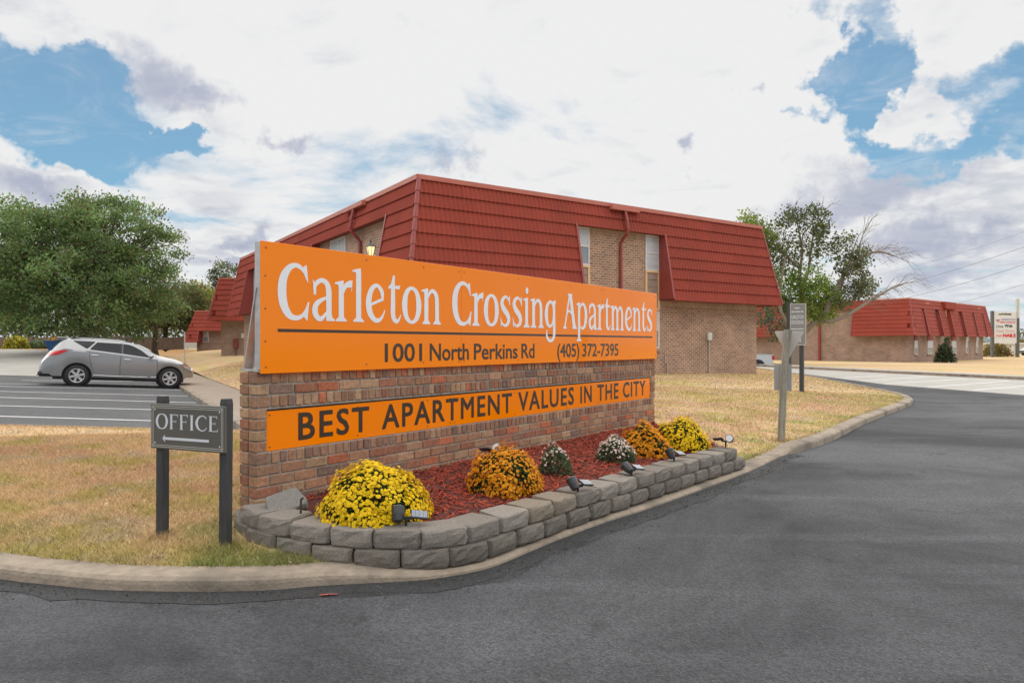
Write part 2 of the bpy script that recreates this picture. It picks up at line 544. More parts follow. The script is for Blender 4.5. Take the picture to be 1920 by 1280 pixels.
M['meter_red'] = mat('meter_paint', (0.22, 0.055, 0.045), None, rough=0.6)
M['meter_white'] = mat('box_paint', (0.66, 0.65, 0.61), (0.58, 0.57, 0.53), 8, 0.5)
M['conduit'] = mat('conduit', (0.47, 0.45, 0.42), None, rough=0.5, metal=0.3)
M['sign_white'] = mat('sign_face', (0.74, 0.73, 0.71), (0.69, 0.68, 0.66), 2, 0.4)
M['ink_black'] = mat('ink_black', (0.02, 0.02, 0.02), None, rough=0.5)
M['ink_red'] = mat('ink_red', (0.62, 0.02, 0.03), None, rough=0.5)
M['ink_blue'] = mat('ink_blue', (0.10, 0.13, 0.36), None, rough=0.5)
M['ink_rose'] = mat('ink_rose', (0.62, 0.25, 0.27), None, rough=0.5)
M['pole_dark'] = mat('dark_pole', (0.085, 0.095, 0.09), (0.12, 0.125, 0.12), 5, 0.5)
M['pole_pale'] = mat('pale_pole', (0.52, 0.52, 0.48), None, rough=0.6)
M['lamp_iron'] = mat('lamp_iron', (0.02, 0.025, 0.022), None, rough=0.45)
M['pale_wall'] = mat('pale_render', (0.62, 0.60, 0.55), (0.55, 0.53, 0.49), 1, 0.8)
M['teal_roof'] = mat('blue_green_roof', (0.27, 0.36, 0.39), None, rough=0.6)
M['scrap_red'] = mat('scrap_red', (0.42, 0.09, 0.07), None, rough=0.8)
M['board_grey'] = mat('board_grey', (0.235, 0.235, 0.23), (0.21, 0.21, 0.205), 3, 0.5)
M['wire'] = mat('cable', (0.16, 0.16, 0.17), None, rough=0.6)
M['stake'] = mat('iron_stake', (0.05, 0.045, 0.042), None, rough=0.7)
M['sky_rubber'] = M['rubber']

glow, _N, _K, _P = new_mat('lamp_glow')
_P.inputs['Base Color'].default_value = (0.9, 0.75, 0.45, 1)
_P.inputs['Emission Color'].default_value = (1.0, 0.72, 0.30, 1)
_P.inputs['Emission Strength'].default_value = 0.42
_P.inputs['Roughness'].default_value = 0.2
M['glow'] = glow


# ------------------------------------------------------------------ helpers
class MB:
    def __init__(s):
        s.v, s.f, s.mi, s.t = [], [], [], []

    def add(s, verts, faces, mi=0, tint=None):
        o = len(s.v)
        s.v.extend(tuple(v) for v in verts)
        s.f.extend(tuple(o + i for i in f) for f in faces)
        s.mi.extend([mi] * len(faces))
        if tint is not None:
            s.t.extend([tint] * len(verts))

    def box(s, x0, x1, y0, y1, z0, z1, mi=0, tint=None):
        v = [(x, y, z) for z in (z0, z1) for y in (y0, y1) for x in (x0, x1)]
        s.add(v, [(0, 2, 3, 1), (4, 5, 7, 6), (0, 1, 5, 4), (1, 3, 7, 5), (3, 2, 6, 7), (2, 0, 4, 6)], mi, tint)

    def bbox(s, x0, x1, y0, y1, z0, z1, b=0.01, mi=0, tint=None):
        """box with its edges cut off (24 vertices)."""
        cx, cy, cz = (x0 + x1) / 2, (y0 + y1) / 2, (z0 + z1) / 2
        hx, hy, hz = (x1 - x0) / 2, (y1 - y0) / 2, (z1 - z0) / 2
        b = min(b, hx * .9, hy * .9, hz * .9)
        V, idx = [], {}
        for sx in (-1, 1):
            for sy in (-1, 1):
                for sz in (-1, 1):
                    for a in range(3):
                        h = [hx - b, hy - b, hz - b]
                        h[a] += b
                        idx[(sx, sy, sz, a)] = len(V)
                        V.append((cx + sx * h[0], cy + sy * h[1], cz + sz * h[2]))
        F = []
        for a in range(3):
            o1, o2 = (a + 1) % 3, (a + 2) % 3
            for sg in (-1, 1):
                q = []
                for p1, p2 in ((-1, -1), (1, -1), (1, 1), (-1, 1)):
                    k = [0, 0, 0]
                    k[a], k[o1], k[o2] = sg, p1, p2
                    q.append(idx[(k[0], k[1], k[2], a)])
                F.append(tuple(q) if sg > 0 else tuple(q[::-1]))
        for a in range(3):
            o1, o2 = (a + 1) % 3, (a + 2) % 3
            for s1 in (-1, 1):
                for s2 in (-1, 1):
                    def kk(sa, which):
                        k = [0, 0, 0]
                        k[a], k[o1], k[o2] = sa, s1, s2
                        return idx[(k[0], k[1], k[2], which)]
                    q = (kk(-1, o1), kk(1, o1), kk(1, o2), kk(-1, o2))
                    F.append(q if s1 * s2 < 0 else q[::-1])
        for sx in (-1, 1):
            for sy in (-1, 1):
                for sz in (-1, 1):
                    q = (idx[(sx, sy, sz, 0)], idx[(sx, sy, sz, 1)], idx[(sx, sy, sz, 2)])
                    F.append(q if sx * sy * sz > 0 else q[::-1])
        s.add(V, F, mi, tint)

    def bar(s, p0, p1, w, h, up=(0, 0, 1), mi=0):
        p0, p1 = Vector(p0), Vector(p1)
        d = (p1 - p0).normalized()
        a = d.cross(Vector(up))
        if a.length < 1e-4:
            a = d.cross(Vector((1, 0, 0)))
        a.normalize()
        b = a.cross(d)
        V = [p + a * (i * w / 2) + b * (j * h / 2) for p in (p0, p1) for i, j in ((-1, -1), (1, -1), (1, 1), (-1, 1))]
        s.add(V, [(3, 2, 1, 0), (4, 5, 6, 7), (0, 1, 5, 4), (1, 2, 6, 5), (2, 3, 7, 6), (3, 0, 4, 7)], mi)

    def tube(s, pts, rad, n=8, mi=0, cap=True, tint=None):
        pts = [Vector(p) for p in pts]
        if not isinstance(rad, (list, tuple)):
            rad = [rad] * len(pts)
        V, F = [], []
        ref = Vector((0.31, 0.17, 0.93))
        for i, p in enumerate(pts):
            d = (pts[min(i + 1, len(pts) - 1)] - pts[max(i - 1, 0)])
            d = d.normalized() if d.length > 1e-9 else Vector((0, 0, 1))
            a = d.cross(ref)
            if a.length < 0.05:
                a = d.cross(Vector((1, 0, 0)))
            a.normalize()
            b = d.cross(a)
            for k in range(n):
                t = 2 * pi * k / n
                V.append(p + (a * cos(t) + b * sin(t)) * rad[i])
        for i in range(len(pts) - 1):
            for k in range(n):
                F.append((i * n + k, i * n + (k + 1) % n, (i + 1) * n + (k + 1) % n, (i + 1) * n + k))
        if cap:
            F.append(tuple(range(n))[::-1])
            F.append(tuple((len(pts) - 1) * n + k for k in range(n)))
        s.add(V, F, mi, tint)

    def lathe(s, prof, n=16, c=(0, 0, 0), axis='z', mi=0, cap=True):
        V, F = [], []
        for r, h in prof:
            for k in range(n):
                t = 2 * pi * k / n
                a, b = r * cos(t), r * sin(t)
                if axis == 'z':
                    V.append((c[0] + a, c[1] + b, c[2] + h))
                elif axis == 'y':
                    V.append((c[0] + a, c[1] + h, c[2] + b))
                else:
                    V.append((c[0] + h, c[1] + a, c[2] + b))
        for i in range(len(prof) - 1):
            for k in range(n):
                F.append((i * n + k, i * n + (k + 1) % n, (i + 1) * n + (k + 1) % n, (i + 1) * n + k))
        if cap:
            F.append(tuple(range(n))[::-1])
            F.append(tuple((len(prof) - 1) * n + k for k in range(n)))
        s.add(V, F, mi)

    def prism(s, poly, y0, y1, mi=0, plane='xz'):
        n = len(poly)
        if plane == 'xz':
            V = [(a, y0, b) for a, b in poly] + [(a, y1, b) for a, b in poly]
        else:
            V = [(a, b, y0) for a, b in poly] + [(a, b, y1) for a, b in poly]
        F = [tuple(range(n)), tuple(range(2 * n - 1, n - 1, -1))] + [(i, i + n, (i + 1) % n + n, (i + 1) % n) for i in range(n)]
        s.add(V, F, mi)

    def build(s, name, mats, parent=None, smooth=False, loc=None, rot=None, label=None):
        me = bpy.data.meshes.new(name)
        me.from_pydata(s.v, [], s.f)
        for mt in (mats if isinstance(mats, (list, tuple)) else [mats]):
            me.materials.append(mt)
        if any(s.mi):
            me.polygons.foreach_set('material_index', s.mi)
        if s.t:
            at = me.attributes.new('tint', 'FLOAT_COLOR', 'POINT')
            at.data.foreach_set('color', np.array([(c[0], c[1], c[2], 1.0) for c in s.t], dtype=np.float32).ravel())
        if smooth:
            me.polygons.foreach_set('use_smooth', [True] * len(me.polygons))
        me.validate()
        me.update()
        o = bpy.data.objects.new(name, me)
        COL.objects.link(o)
        if parent is not None:
            o.parent = parent
        if loc is not None:
            o.location = loc
        if rot is not None:
            o.rotation_euler = rot
        if label:
            o['label'] = label
        return o


def np_mesh(name, V, F, mt, parent=None, tint=None, smooth=False):
    """big mesh from arrays: V (n,3), F (m,3 or 4), tint (n,3)."""
    me = bpy.data.meshes.new(name)
    V = np.asarray(V, dtype=np.float32)
    F = np.asarray(F, dtype=np.int32)
    k = F.shape[1]
    me.vertices.add(len(V))
    me.vertices.foreach_set('co', V.ravel())
    me.loops.add(F.size)
    me.loops.foreach_set('vertex_index', F.ravel())
    me.polygons.add(len(F))
    me.polygons.foreach_set('loop_start', np.arange(0, F.size, k, dtype=np.int32))
    me.polygons.foreach_set('loop_total', np.full(len(F), k, dtype=np.int32))
    if smooth:
        me.polygons.foreach_set('use_smooth', np.ones(len(F), dtype=bool))
    me.materials.append(mt)
    if tint is not None:
        at = me.attributes.new('tint', 'FLOAT_COLOR', 'POINT')
        c = np.ones((len(V), 4), dtype=np.float32)
        c[:, :3] = tint
        at.data.foreach_set('color', c.ravel())
    me.update(calc_edges=True)
    me.validate()
    o = bpy.data.objects.new(name, me)
    COL.objects.link(o)
    if parent is not None:
        o.parent = parent
    return o


def thing(name, label, cat, loc=(0, 0, 0), rotz=0.0, group=None):
    o = bpy.data.objects.new(name, None)
    o.empty_display_size = 0.1
    COL.objects.link(o)
    o.location = loc
    o.rotation_euler = (0, 0, rotz)
    tag(o, label, cat, group)
    return o


def tag(o, label, cat, group=None):
    o['label'] = label
    o['category'] = cat
    if group:
        o['group'] = group
    return o


def structure(o):
    o['kind'] = 'structure'
    return o


def at(px, py, z=0.0):
    """ground point (x, y) of a photo pixel on the level z."""
    y = (EYE - z) * 1280.0 / (py - 645.0)
    return ((px - 960.0) / 1280.0 * y, y)


def vnoise(x, y, seed=0):
    """smooth value noise on arrays, 0..1."""
    x, y = np.asarray(x, float), np.asarray(y, float)
    xi, yi = np.floor(x).astype(np.int64), np.floor(y).astype(np.int64)
    fx, fy = x - xi, y - yi
    fx, fy = fx * fx * (3 - 2 * fx), fy * fy * (3 - 2 * fy)

    def h(a, b):
        n = (a * 374761393 + b * 668265263 + seed * 1274126177) & 0x7fffffff
        n = ((n ^ (n >> 13)) * 1274126177) & 0x7fffffff
        return ((n ^ (n >> 16)) & 0xffff) / 65535.0
    return (h(xi, yi) * (1 - fx) + h(xi + 1, yi) * fx) * (1 - fy) + (h(xi, yi + 1) * (1 - fx) + h(xi + 1, yi + 1) * fx) * fy


def fbm(x, y, seed=0, oct=4):
    s, a, t = 0, 0.5, 0
    for i in range(oct):
        s = s + a * vnoise(np.asarray(x) * 2 ** i, np.asarray(y) * 2 ** i, seed + i)
        t += a
        a *= 0.55
    return s / t


def seg_dist(px, py, line):
    """distance of arrays of points to a polyline."""
    d = np.full(np.shape(px), 1e9)
    for (x0, y0), (x1, y1) in zip(line[:-1], line[1:]):
        dx, dy = x1 - x0, y1 - y0
        t = np.clip(((px - x0) * dx + (py - y0) * dy) / (dx * dx + dy * dy + 1e-12), 0, 1)
        d = np.minimum(d, np.hypot(px - x0 - t * dx, py - y0 - t * dy))
    return d


def inside(px, py, poly):
    r = np.zeros(np.shape(px), bool)
    n = len(poly)
    for i in range(n):
        x0, y0 = poly[i]
        x1, y1 = poly[(i + 1) % n]
        c = ((y0 > py) != (y1 > py)) & (px < (x1 - x0) * (py - y0) / (y1 - y0 + 1e-15) + x0)
        r ^= c
    return r


def densify(line, step):
    out = []
    for (x0, y0), (x1, y1) in zip(line[:-1], line[1:]):
        n = max(1, int(math.hypot(x1 - x0, y1 - y0) / step))
        out += [(x0 + (x1 - x0) * i / n, y0 + (y1 - y0) * i / n) for i in range(n)]
    return out + [line[-1]]


def smooth_line(pts, step=0.1):
    """Catmull-Rom through the points, resampled at about step."""
    P = [Vector(p) for p in pts]
    P = [P[0] * 2 - P[1]] + P + [P[-1] * 2 - P[-2]]
    out = []
    for i in range(1, len(P) - 2):
        n = max(2, int((P[i + 1] - P[i]).length / step))
        for k in range(n):
            t = k / n
            out.append(0.5 * ((2 * P[i]) + (P[i + 1] - P[i - 1]) * t + (2 * P[i - 1] - 5 * P[i] + 4 * P[i + 1] - P[i + 2]) * t * t + (3 * P[i] - P[i - 1] - 3 * P[i + 1] + P[i + 2]) * t ** 3))
    out.append(P[-2])
    return [tuple(p) for p in out]


def offset_line(line, d):
    """parallel line, d to the left of the walking direction."""
    out = []
    for i, p in enumerate(line):
        a, b = line[max(i - 1, 0)], line[min(i + 1, len(line) - 1)]
        dx, dy = b[0] - a[0], b[1] - a[1]
        l = math.hypot(dx, dy) or 1
        out.append((p[0] - dy / l * d, p[1] + dx / l * d))
    return out


def ground_sheet(name, outline, zf, mt, step=None, tintf=None, extra=None, smooth=True):
    """sheet bounded by the outline, height zf(x, y) on arrays."""
    pts = [Vector(p) for p in outline]
    n = len(pts)
    if extra is not None:
        ex, ey = extra
        k = inside(ex, ey, outline) & (seg_dist(ex, ey, list(outline) + [outline[0]]) > 0.04)
        pts += [Vector((a, b)) for a, b in zip(ex[k], ey[k])]
    vs, _e, fs, _a, _b, _c = delaunay_2d_cdt(pts, [], [list(range(n))], 1, 1e-5)
    X = np.array([v[0] for v in vs])
    Y = np.array([v[1] for v in vs])
    Z = zf(X, Y)
    fs = [f for f in fs]
    F = []
    for f in fs:
        for i in range(1, len(f) - 1):
            t = (f[0], f[i], f[i + 1])
            ar = (X[t[1]] - X[t[0]]) * (Y[t[2]] - Y[t[0]]) - (X[t[2]] - X[t[0]]) * (Y[t[1]] - Y[t[0]])
            F.append(t if ar > 0 else t[::-1])
    tint = tintf(X, Y) if tintf else None
    return np_mesh(name, np.stack([X, Y, Z], 1), F, mt, tint=tint, smooth=smooth)


# ------------------------------------------------------------------ ground, roads, kerbs, lawns
def lot_z(x, y):
    return np.clip(-0.12 - 0.052 * np.asarray(x) - 0.030 * np.asarray(y), -0.30, 0.15)


def lot_at(px, py):
    r, t = (px - 960) / 1280, (py - 645) / 1280
    d = 1.52 / (t - 0.052 * r - 0.030)
    return (r * d, d)


KERB = smooth_line([(-13, 9.5), (-10, 8.2), (-8, 7.0), (-6, 5.65), (-4.6, 4.8), (-3.6, 4.25), (-3.02, 4.03), (-2.646, 3.935), (-2.327, 3.86), (-1.98, 3.835), (-1.619, 3.83), (-1.328, 3.86),
                    (-1.115, 3.92), (-0.81, 3.97), (-0.51, 4.02), (-0.17, 4.20), (0.07, 4.49), (0.335, 4.84), (0.725, 5.305), (1.165, 5.765), (1.605, 6.265), (2.60, 7.44), (3.4, 8.5),
                    (4.615, 9.85), (6.11, 11.85), (7.6, 13.7), (8.9, 15.3), (9.7, 16.5), (10.3, 17.9), (10.8, 20), (11.6, 24), (13.1, 32.6), (13.9, 40), (14.3, 46)], 0.12)
KERB_IN = offset_line(KERB, 0.19)
LOT_NEAR = [(-14, 9.95), (-11, 10.55), (-8.36, 11.12), (-6.17, 11.62), (-4.78, 12.0)]


def pq(p, y):
    """x on the line p = 0.86 x + 0.5 y at depth y."""
    return ((p - 0.5 * y) / 0.86, y)


WALK_L, WALK_R = 2.2, 3.55
WALK_RIGHT = [pq(WALK_R, 12.0), pq(WALK_R, 20), pq(WALK_R, 30), pq(WALK_R, 46.1)]


def lawn_z(x, y):
    x, y = np.asarray(x, float), np.asarray(y, float)
    dk = seg_dist(x, y, KERB_IN[::3])
    d1 = seg_dist(x, y, LOT_NEAR)
    d2 = seg_dist(x, y, WALK_RIGHT)
    low = (0.5 + 0.5 * np.tanh((x + 0.7) / 0.35)) * (0.5 - 0.5 * np.tanh((x - 3.55) / 0.15))
    a = 0.082 - 0.045 * low * np.exp(-dk / 0.35) + 0.36 * (1 - np.exp(-dk / 4.0))
    b = lot_z(x, y) + 0.03 + 0.66 * (1 - np.exp(-d1 / 3.5))
    c = -0.11 + 0.66 * (1 - np.exp(-d2 / 3.5)) + 0.013 * np.maximum(y - 30, 0)
    back = np.maximum(y - 46, 0) * 0.01
    z = np.minimum(np.minimum(a + back + 0.02 * np.maximum(-x - 9, 0) * (y > 20), np.where(y < 18, b, 9)), c)
    return z + 0.012 * (fbm(x * 1.3, y * 1.3, 5) - 0.5)


GREEN_SPOTS = [(-1.75, 4.06, 0.30, .9), (-2.35, 4.07, .22, .6), (-3.1, 4.4, .25, .5), (-1.45, 4.08, 0.42, 0.9), (-2.0, 4.62, 0.30, .7), (-1.75, 4.25, 0.30, .75), (-3.45, 4.75, 0.30, .6), (-2.55, 4.02, 0.3, .5), (-0.9, 4.06, 0.25, .6), (2.95, 8.05, 0.45, .9), (3.9, 9.25, .5, .5),
               (-1.95, 5.4, .3, .5), (4.9, 10.4, .5, .55), (6.0, 12.2, .6, .45), (7.6, 14.3, .8, .45), (9.4, 16.9, .9, .5)]


def lawn_tint(x, y):
    x, y = np.asarray(x, float), np.asarray(y, float)
    straw, rust = np.array([0.585, 0.410, 0.235]), np.array([0.525, 0.340, 0.205])
    yg, green, grey = np.array([0.43, 0.355, 0.115]), np.array([0.155, 0.215, 0.06]), np.array([0.47, 0.37, 0.26])
    n1 = fbm(x * 0.55, y * 0.8, 21)
    n2 = fbm(x * 2.1, y * 2.6, 31)
    n3 = fbm(x * 4.2, y * 6.0, 41)
    w = np.clip((n1 - 0.46) * 7, 0, 1)[:, None]
    c = straw * (1 - w) + rust * w
    w = np.clip((n2 - 0.52) * 7, 0, 0.85)[:, None]
    c = c * (1 - w) + yg * w
    w = np.clip((0.41 - n3) * 7, 0, 0.75)[:, None]
    c = c * (1 - w) + grey * w
    # greener clumps on the slope and along kerbs and the lot
    dk = seg_dist(x, y, KERB_IN[::3])
    clump = np.clip((fbm(x * 1.5 + 7, y * 2.4, 51) - 0.56) * 9, 0, 1) * np.exp(-dk / 3.0) * (x > 2) * 0.85
    edge = np.exp(-seg_dist(x, y, LOT_NEAR) / 0.55) * 0.62
    edge = np.maximum(edge, np.exp(-dk / 0.30) * 0.45 * (n2 > 0.40))
    g = np.maximum(clump, edge)
    for sx, sy, r, a in GREEN_SPOTS:
        g = np.maximum(g, a * np.clip(1.35 - np.hypot(x - sx, (y - sy) * 1.3) / r + (n3 - .5) * 1.2, 0, 1))
    ww = np.clip(g, 0, 1)[:, None]
    mixg = yg * (1 - np.clip(ww * 1.1 - 0.2, 0, 1)) + green * np.clip(ww * 1.1 - 0.2, 0, 1)
    return c * (1 - ww) + mixg * ww


# far ground to the horizon
g = MB()
g.add([(-1500, -300, -0.42), (1500, -300, -0.42), (1500, 1500, -0.42), (-1500, 1500, -0.42)], [(0, 1, 2, 3)])
M['far_ground'] = mat('far_ground', (0.34, 0.26, 0.13), (0.25, 0.21, 0.10), 0.05, 0.95)
structure(g.build('ground', M['far_ground']))

# main drive
kin = offset_line(KERB, 0.08)
road_outline = [(-40, -30), (45, -30), (24, -5), (19, 3), (17, 8), (15.5, 13), (14.1, 18.7), (13.0, 23.7), (13.7, 32), (14.6, 46)] + kin[::-1][::2] + [(-15, 9.9), (-40, 9.9)]
flat = lambda z: (lambda x, y: np.full(np.shape(x), z))
structure(ground_sheet('road', road_outline, flat(0.0), M['asphalt'], smooth=False))

# concrete parking bays on the right, with kerb and walk beyond
FARK = [(27, 5), (20.05, 26.7), (16.4, 38.96), (15.0, 46)]
structure(ground_sheet('parking_bay', [(14.6, 46), (13.7, 32), (13.0, 23.7), (14.1, 18.7), (15.5, 13), (17, 8), (19, 3)] + FARK, flat(-0.004), M['drive'], smooth=False))
for (a, b) in (((1616, 714), (1736, 706.3)), ((1657.5, 720), (1815, 709.6)), ((1738.5, 725.5), (1892, 714)), ((1826, 731), (1960, 720.5)), ((1930, 739), (2090, 727)), ((1583, 708), (1660, 703.2))):
    p0, p1 = Vector(at(*a)), Vector(at(*b))
    d = (p1 - p0).normalized()
    nn = Vector((-d.y, d.x)) * 0.055
    mb = MB()
    mb.add([(*(p0 - nn), .001), (*(p1 - nn), .001), (*(p1 + nn), .001), (*(p0 + nn), .001)], [(0, 1, 2, 3)])
    structure(mb.build('parking_line', M['paint']))


def strip_solid(name, line, w0, w1, z0, z1, mt, prof=None):
    """solid strip between two offsets of a line, from z0 up to z1."""
    a, b = offset_line(line, w0), offset_line(line, w1)
    mb = MB()
    V, F = [], []
    for p, q in zip(a, b):
        V += [(*p, z0), (*p, z1 - 0.015), (p[0] * .9 + q[0] * .1, p[1] * .9 + q[1] * .1, z1), (*q, z1), (*q, z0)]
    k = 5
    for i in range(len(a) - 1):
        for j in range(k - 1):
            F.append((i * k + j, (i + 1) * k + j, (i + 1) * k + j + 1, i * k + j + 1))
    mb.add(V, F)
    return mb.build(name, mt)


FARKd = densify(FARK, 1.0)
structure(strip_solid('kerb', FARKd, 0.0, -0.16, -0.2, 0.12, M['kerb']))
structure(strip_solid('pavement', FARKd, -0.165, -1.35, -0.2, 0.115, M['drive']))
far_in = offset_line(FARKd, -1.36)


def lawn_far_z(x, y):
    d = seg_dist(x, y, far_in)
    t = np.clip(d / 26, 0, 1)
    return 0.11 - 0.33 * t * t * (3 - 2 * t) + 0.02 * (fbm(np.asarray(x) * .4, np.asarray(y) * .4, 3) - 0.5)


ex = RNG.uniform(15, 130, 5000)
ey = RNG.uniform(5, 140, 5000)
structure(ground_sheet('far_lawn', far_in[::-1] + [(31, 2), (140, 2), (140, 140), (14, 140), (13.2, 47)], lawn_far_z, M['lawn'], extra=(ex, ey), tintf=lawn_tint))

# left parking lot
lot_outline = LOT_NEAR + [pq(2.03, 12.6), pq(2.03, 20), pq(2.03, 31.8), (-21.3, 27.9), (-34, 21), (-36, 10), (-15, 9.9)]
lx = RNG.uniform(-36, -4, 900)
ly = RNG.uniform(9, 33, 900)
structure(ground_sheet('parking_lot', lot_outline, lot_z, M['lot'], extra=(lx, ly)))
for (a, b) in (((-160, 775.5), (438, 793.5)), ((-120, 757.5), (406, 771.2)), ((-110, 742), (368, 755)), ((-80, 731.6), (352, 742.5)), ((-60, 723), (340, 731.5)), ((-60, 718.6), (300, 722.5)), ((40, 713.2), (250, 714.5))):
    p0, p1 = Vector(lot_at(*a)), Vector(lot_at(*b))
    d = (p1 - p0).normalized()
    nn = Vector((-d.y, d.x)) * 0.06
    mb = MB()
    n = 14
    V = []
    for i in range(n + 1):
        c = p0.lerp(p1, i / n)
        for s_ in (-1, 1):
            q = c + nn * s_
            V.append((q.x, q.y, float(lot_z(q.x, q.y)) + 0.006))
    mb.add(V, [(2 * i, 2 * i + 2, 2 * i + 3, 2 * i + 1) for i in range(n)])
    structure(mb.build('parking_line', M['paint']))

# sidewalk along the lot
wl = [pq(WALK_L - 0.17, y) for y in np.arange(11.6, 47, 0.7)]
wl = wl[::-1]
structure(strip_solid('kerb', wl, 0.0, 0.165, -0.35, -0.115, M['kerb']))
for i in range(0, 44):
    y0 = 11.6 + i * 0.8
    if y0 > 45.6:
        break
    mb = MB()
    a0, a1 = pq(WALK_L, y0), pq(WALK_R - 0.02, y0 - 0.78)
    b0, b1 = pq(WALK_L, y0 + 0.785), pq(WALK_R - 0.02, y0 + 0.005)
    top, bot = -0.12, -0.3
    V = [(*a0, bot), (*a1, bot), (*b1, bot), (*b0, bot), (*a0, top), (*a1, top), (*b1, top), (*b0, top)]
    mb.add(V, [(4, 5, 6, 7), (0, 1, 5, 4), (1, 2, 6, 5), (2, 3, 7, 6), (3, 0, 4, 7)])
    structure(mb.build('pavement_slab', M['walk']))


def drive_z(x, y):
    x, y = np.asarray(x, float), np.asarray(y, float)
    p = 0.86 * x + 0.5 * y
    w = np.clip((3.0 - p) / 6.0, 0, 1)
    w = w * w * (3 - 2 * w)
    full = np.clip(0.10 + 0.056 * (y - 28), 0.08, 1.06)
    return full * w + (-0.14) * (1 - w)


dx_, dy_ = RNG.uniform(-60, -14, 700), RNG.uniform(20, 50, 700)
structure(ground_sheet('driveway', [(-34, 21.02), (-21.3, 27.92), pq(2.03, 31.82), pq(2.03, 44.3), (-60, 49.5), (-62, 22)], drive_z, M['drive'], extra=(dx_, dy_)))
ux, uy = RNG.uniform(-110, -24, 900), RNG.uniform(44, 110, 900)
litter = lambda x, y: np.array([0.30, 0.17, 0.075]) * (0.7 + 0.7 * fbm(x * 1.2, y * 1.2, 77))[:, None] * np.array([1, 1, 1]) + 0 * lawn_tint(x, y)
structure(ground_sheet('leaf_litter_bank', [(-24.3, 46.1), pq(2.03, 44.32), (-60, 49.52), (-110, 60), (-110, 112), (-32, 112)], drive_z, M['lawn'], extra=(ux, uy), tintf=litter))

# main lawn
near_lot = LOT_NEAR
lawn_outline = KERB_IN[1:-1] + [(14.0, 46.5), (14, 80), (-32, 112), (-24.2, 46.1)] + WALK_RIGHT[::-1] + [pq(WALK_R, 11.2), (-4.2, 12.15)] + [(x, y - 0.005) for x, y in LOT_NEAR[::-1]]
gx1, gy1 = RNG.uniform(-12, 8, 16000), RNG.uniform(3.8, 14, 16000)
gx2, gy2 = RNG.uniform(-30, 15, 9000), RNG.uniform(10, 80, 9000)
structure(ground_sheet('lawn', lawn_outline, lawn_z, M['lawn'], extra=(np.r_[gx1, gx2], np.r_[gy1, gy2]), tintf=lawn_tint))

# kerb of the main drive: rounded front edge, lower beside the flower bed, nose where it rises again
rows_k = []
kl = densify(KERB, 0.06)
for i, p in enumerate(kl):
    t = 0.5 + 0.5 * math.tanh((p[0] - 3.55) / 0.10)
    left = 0.5 - 0.5 * math.tanh((p[0] + 0.7) / 0.35)
    hgt = 0.043 + 0.042 * left + 0.055 * t
    wob = 0.012 * (float(fbm(p[0] * 3, p[1] * 3, 9)) - 0.5)
    chip = 0.02 * max(0.0, float(fbm(p[0] * 5.5, p[1] * 5.5, 19)) - 0.60)
    nx, ny = offset_line(kl[max(0, i - 1):i + 2], 1.0)[1 if 0 < i else 0]
    nx, ny = nx - p[0], ny - p[1]
    rows_k.append([(p[0] + nx * o, p[1] + ny * o, z) for o, z in ((0.0 + wob, -0.05), (0.010 + wob, hgt * 0.55), (0.016 + wob + chip, hgt - 0.018 - chip * .5), (0.040 + wob + chip, hgt - chip * .3), (0.20, hgt + 0.006), (0.215, -0.02))])
L0 = 0
acc = 0.0
for i in range(1, len(kl)):
    acc += math.hypot(kl[i][0] - kl[i - 1][0], kl[i][1] - kl[i - 1][1])
    if acc > 8.5 or i == len(kl) - 1:
        mb = MB()
        seg = rows_k[L0:i + 1]
        if i < len(kl) - 1:
            a, b = seg[-2], seg[-1]
            seg[-1] = [tuple(np.array(q0) * .07 + np.array(q1) * .93) for q0, q1 in zip(a, b)]
        k = 6
        F = [(u * k + j, (u + 1) * k + j, (u + 1) * k + j + 1, u * k + j + 1) for u in range(len(seg) - 1) for j in range(k - 1)]
        F += [tuple(range(k))[::-1], tuple((len(seg) - 1) * k + j for j in range(k))]
        mb.add([q for row_ in seg for q in row_], F)
        structure(mb.build('kerb', M['kerb']))
        L0, acc = i, 0.0

# tar squeezed out along the kerb foot
tl = [p for p in KERB if -4.6 < p[0] < 3.6]
V, F = [], []
for i, p in enumerate(tl):
    nx, ny = offset_line(tl[max(0, i - 1):i + 2], 1.0)[1 if 0 < i else 0]
    nx, ny = nx - p[0], ny - p[1]
    w = 0.05 + 0.22 * float(fbm(p[0] * 2.2, p[1] * 2.2, 15)) ** 1.3
    V += [(p[0] + nx * .02, p[1] + ny * .02, 0.012), (p[0] - nx * w * .5, p[1] - ny * w * .5, 0.006), (p[0] - nx * w, p[1] - ny * w, 0.003)]
for i in range(len(tl) - 1):
    for j in range(2):
        F.append((i * 3 + j, i * 3 + j + 1, (i + 1) * 3 + j + 1, (i + 1) * 3 + j))
tb = MB()
tb.add(V, F)
structure(tb.build('tar_seam', M['tar']))


V, F = [], []
for i, p in enumerate(tl):
    nx, ny = offset_line(tl[max(0, i - 1):i + 2], 1.0)[1 if 0 < i else 0]
    nx, ny = nx - p[0], ny - p[1]
    w = 0.03 + 0.20 * float(fbm(p[0] * 1.3, p[1] * 1.3, 25)) ** 1.6 + .08 * float(fbm(p[0] * 7, p[1] * 7, 26))
    V += [(p[0] + nx * .02, p[1] + ny * .02, 0.003), (p[0] - nx * w, p[1] - ny * w, 0.0015)]
for i in range(len(tl) - 1):
    F.append((i * 2, i * 2 + 1, i * 2 + 3, i * 2 + 2))
tb = MB()
tb.add(V, F)
M['sealer'] = asphalt_mat('fresh_sealer', (0.020, 0.020, 0.022), (0.065, 0.065, 0.067), (0.16, 0.155, 0.15), patch=2.6)
structure(tb.build('sealer_band', M['sealer']))


